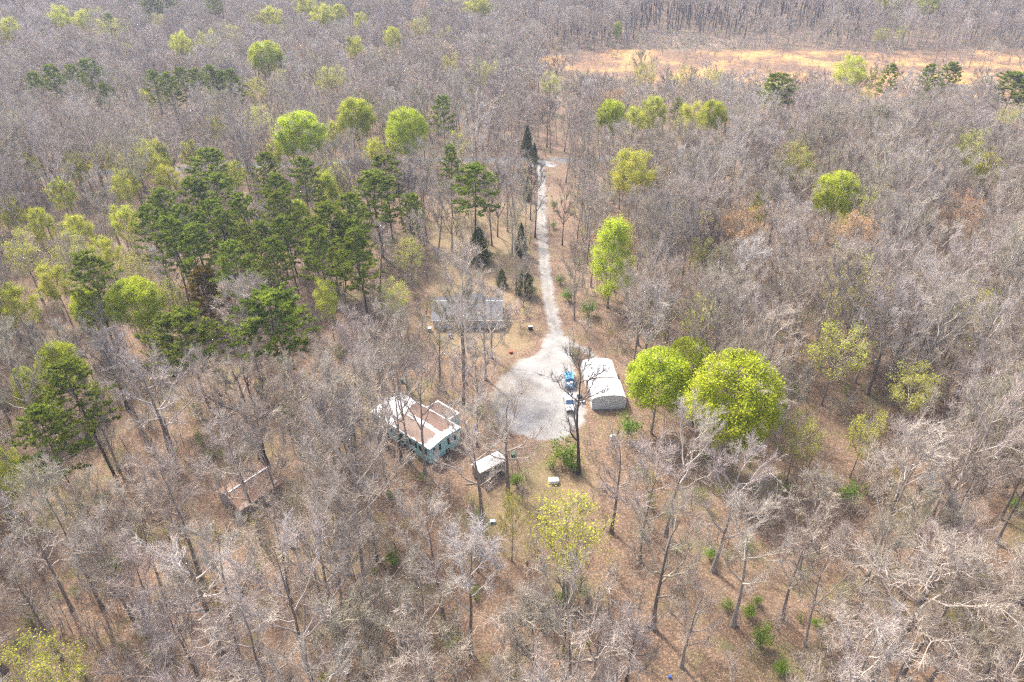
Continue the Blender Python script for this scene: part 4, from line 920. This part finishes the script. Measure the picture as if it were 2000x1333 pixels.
while Y < 1100:
    # strips of 6 m, density one tree per ~34 m2
    half = .80*(Y*cP+CAM_H*sP)+22
    n = int(2*half*6/(24 if Y < 420 else 30))
    for _ in range(n):
        x = rng_.uniform(-half, half); y = Y+rng_.uniform(0, 6)
        if not ground_ok(x, y): continue
        BR = in_poly(x, y, BRUSH)
        if BR and rng_.random() > .03: continue
        if not field_ok(x, y) and rng_.random() > (.06 if x > 220 else .015): continue
        if in_poly(x, y, YARD) and rng_.random() > .75: continue
        if in_poly(x, y, YARD2) and rng_.random() > .25: continue
        if not spaced(x, y, 3.6 if Y < 250 else 5.0): continue
        kd = 'bare' if Y < 300 else ('tallfar' if Y > 540 and x > 10 else 'barefar'); vi = rng_.randrange(len(VAR[kd])); v = VAR[kd][vi]; vi = (kd, vi)
        if kd != 'tallfar' and Y > 120 and rng_.random() < .04: kd = rng_.choice(('limesparse', 'limesparse', 'limesparse', 'orange')); vi = (kd, rng_.randrange(len(VAR[kd]))); v = VAR[kd][vi[1]]
        s = rng_.uniform(.75, 1.2)*(1.1 if Y < 260 else 1); sz = s*rng_.uniform(.85, 1.1)
        if kd == 'tallfar': s = rng_.uniform(.85, 1.2)
        if not accept(x, y, v['H']*sz, v['R']*s, v['zc']*sz, rng_): continue
        cand.append((x, y, vi, s, sz))
    Y += 6
print('BARE', len(cand))
def vis(c):
    px, py, dep = proj(c[0], c[1], VAR[c[2][0]][c[2][1]]['zc']*c[4]+terr(c[0], c[1])); r = VAR[c[2][0]][c[2][1]]['R']*c[3]*FPX/dep
    return (r if -r < px < 2000+r and -r < py < 1333+r else 0)
cand.sort(key=vis, reverse=True)
near, rest = cand[:300-len(HERO)], cand[300-len(HERO):]
def zone(px, py):
    if py > 1333: b = 'just below the bottom edge'
    elif py > 1150: b = 'along the bottom edge'
    elif py > 950: b = 'in the lower wood'
    elif py > 780: b = 'beside the yard'
    elif py > 600: b = 'level with the grey house'
    else: b = 'beyond the grey house'
    c = 'far left' if px < 350 else 'left of the mobile home' if px < 720 else 'middle' if px < 1150 else 'right of the gravel' if px < 1550 else 'far right'
    return b, c
zs = {}
for c in near:
    px, py, d = proj(c[0], c[1], 0); zs.setdefault(zone(px, py), []).append((px, py, c))
for (b, cc), L in zs.items():
    names = {}
    L.sort(key=lambda q: q[0]); 
    if len(L) == 1: names[0] = 'the only leafless tree'
    else: names[0] = 'leftmost leafless tree'; names[len(L)-1] = 'rightmost leafless tree'
    if len(L) > 3:
        for word, key in (('tallest', lambda i: L[i][2][4]*VAR[L[i][2][2][0]][L[i][2][2][1]]['H']), ('shortest', lambda i: -L[i][2][4]*VAR[L[i][2][2][0]][L[i][2][2][1]]['H']), ('nearest', lambda i: L[i][1]), ('farthest', lambda i: -L[i][1]), ('widest-crowned', lambda i: L[i][2][3]*VAR[L[i][2][2][0]][L[i][2][2][1]]['R']), ('narrowest-crowned', lambda i: -L[i][2][3]*VAR[L[i][2][2][0]][L[i][2][2][1]]['R'])):
            o = [i for i in sorted(range(len(L)), key=key, reverse=True)]
            for k_, od in enumerate(('', 'second ', 'third ')[:1+len(L)//8]):
                if o[k_] not in names: names[o[k_]] = od+word+' leafless tree'
    for i, (px, py, c) in enumerate(L):
        bb = b; lab = names.get(i, 'one of several like leafless trees')+' '+bb+', '+cc
        if c[2][0] in ('limesparse', 'orange'): lab = lab.replace('leafless', 'amber-budded' if c[2][0] == 'orange' else 'thinly green')
        v = VAR[c[2][0]][c[2][1]]
        e = place('bare_tree', v, (c[0], c[1], terr(c[0], c[1])), c[3], c[4], rng_.uniform(0, 6.28), lab, 'bare tree', 'leafless trees '+bb+', '+cc, lean=rng_.uniform(0, .07))

# ------------------------------------------------------------------ uncountable woodland: one object each
def scatter(name, pts, variants, label, cat):
    "pts rows: x, y, z, scale_xy, scale_z, rot, variant"
    me = bpy.data.meshes.new(name); A = np.array(pts, np.float32); me.vertices.add(len(A)); me.vertices.foreach_set('co', A[:, :3].ravel())
    for nm, tp, arr in (('sc', 'FLOAT_VECTOR', np.column_stack([A[:, 3], A[:, 3], A[:, 4]])), ('rt', 'FLOAT_VECTOR', np.column_stack([A[:, 7]*.08, A[:, 8]*.08, A[:, 5]]))):
        at = me.attributes.new(nm, tp, 'POINT'); at.data.foreach_set('vector', arr.astype(np.float32).ravel())
    at = me.attributes.new('vi', 'INT', 'POINT'); at.data.foreach_set('value', A[:, 6].astype(np.int32))
    o = link(name, me, kind='stuff', label=label, cat=cat)
    ng = bpy.data.node_groups.new(name, 'GeometryNodeTree'); ng.interface.new_socket('Geometry', in_out='INPUT', socket_type='NodeSocketGeometry'); ng.interface.new_socket('Geometry', in_out='OUTPUT', socket_type='NodeSocketGeometry')
    gi, go = ng.nodes.new('NodeGroupInput'), ng.nodes.new('NodeGroupOutput'); jn = ng.nodes.new('GeometryNodeJoinGeometry')
    for i, me2 in reversed(list(enumerate(variants))):
        src = bpy.data.objects.new(me2.name, me2); oi = ng.nodes.new('GeometryNodeObjectInfo'); oi.inputs['Object'].default_value = src; oi.inputs['As Instance'].default_value = True
        ng.links.new(oi.outputs['Geometry'], jn.inputs[0])
    ip = ng.nodes.new('GeometryNodeInstanceOnPoints'); ip.inputs['Pick Instance'].default_value = True
    ng.links.new(gi.outputs[0], ip.inputs['Points']); ng.links.new(jn.outputs[0], ip.inputs['Instance'])
    for nm, tp, sock in (('vi', 'INT', 'Instance Index'), ('rt', 'FLOAT_VECTOR', 'Rotation'), ('sc', 'FLOAT_VECTOR', 'Scale')):
        na = ng.nodes.new('GeometryNodeInputNamedAttribute'); na.data_type = tp; na.inputs['Name'].default_value = nm
        ng.links.new(na.outputs[0], ip.inputs[sock])
    ng.links.new(ip.outputs[0], go.inputs[0]); md = o.modifiers.new('scatter', 'NODES'); md.node_group = ng; return o
G1 = lambda: rng_.gauss(0, 1)
FORMS, FORMI = [], {}
for kd in ('bare', 'barefar', 'tallfar', 'limesparse', 'orange'):
    for i, v in enumerate(VAR[kd]): FORMI[(kd, i)] = len(FORMS); FORMS.append(merged('bare_tree_form', v))
scatter('bare_woodland', [(c[0], c[1], terr(c[0], c[1]), c[3], c[4], rng_.uniform(0, 6.28), FORMI[c[2]], G1(), G1()) for c in rest], FORMS, 'mass of leafless grey woodland stretching away behind the nearer trees', 'woodland')
# undergrowth
U = []
Y = 25.
while Y < 640:
    half = .80*(Y*cP+CAM_H*sP)+10
    n = int(2*half*8/(13 if Y < 260 else 26))
    for _ in range(n):
        x = rng_.uniform(-half, half); y = Y+rng_.uniform(0, 8)
        if not ground_ok(x, y, .8) or (in_poly(x, y, YARD) and rng_.random() > .4) or (in_poly(x, y, YARD2) and rng_.random() > .3): continue
        if not field_ok(x, y) and rng_.random() > .25: continue
        px, py, _ = proj(x, y, 2)
        if any(x0 < px < x1 and y0 < py < y1 and a < .2 and rng_.random() > a*2 for x0, y0, x1, y1, a in ZONES[:6]): continue
        if 1200 < px < 1420 and py > 1120 and rng_.random() > .12: continue
        k = rng_.random(); vi = rng_.randrange(4) if k < .77 else (4 if k < .88 else 5)
        s = rng_.uniform(.5, 1.15)
        U.append((x, y, terr(x, y), s, s, rng_.uniform(0, 6.28), vi, G1(), G1()))
    Y += 8
print('UNDER', len(U))
for _ in range(1500):
    x, y = rng_.uniform(min(a for a, b in BRUSH), max(a for a, b in BRUSH)), rng_.uniform(min(b for a, b in BRUSH), max(b for a, b in BRUSH))
    if in_poly(x, y, BRUSH): U.append((x, y, terr(x, y), rng_.uniform(.4, .8), rng_.uniform(.12, .3), rng_.uniform(0, 6), rng_.choice((0, 1, 2, 3, 3, 5)), G1(), G1()))
scatter('undergrowth', U, [merged('undergrowth_form', v) for v in VAR['sapling']+VAR['budsap']+VAR['greensap']], 'tangle of thin bare saplings and low brush under the trees', 'undergrowth')

# fallen leaves on the near floor
tb = TB(); rr = np.random.default_rng(5); n = 60000
X = rr.uniform(-95, 95, n); Yy = 35+rr.beta(1, 1.6, n)*150
LV = np.column_stack([X, Yy, np.full(n, .05)]); keep = (sdpoly(LV[:, :2], PAD) < -.3) & (sdline(LV[:, :2], DRIVE, 2) < 0)
tb.leaves(LV[keep], .17, rr, 0, up=1.5)
def m_dead():
    m, n, bs = nodes('dead_leaves'); g = N(n, 'NewGeometry').outputs['Random Per Island']
    n.links.new(ramp(n, g, [(0, (.12, .06, .035)), (.5, (.27, .155, .09)), (1, (.55, .38, .25))]), bs.inputs['Base Color']); bs.inputs['Roughness'].default_value = .9; return m
link('fallen_leaves', tb.mesh('fallen_leaves', [m_dead()]), kind='stuff', label='loose dry brown leaves lying over the woodland floor', cat='leaves')

# ------------------------------------------------------------------ haze
hz = MX().box(-3200, -1700, -12, 3200, 4200, 140)
mh = bpy.data.materials.new('haze'); mh.use_nodes = True; mh.node_tree.nodes.clear()
pv_ = mh.node_tree.nodes.new('ShaderNodeVolumePrincipled'); mo = mh.node_tree.nodes.new('ShaderNodeOutputMaterial')
pv_.inputs['Density'].default_value = .0002; pv_.inputs['Color'].default_value = (.72, .80, 1, 1); pv_.inputs['Anisotropy'].default_value = .2
mh.node_tree.links.new(pv_.outputs[0], mo.inputs['Volume'])
HAZE = True
if HAZE: hz.make('haze', mh, kind='stuff', label='thin bluish air over the woodland', cat='haze')
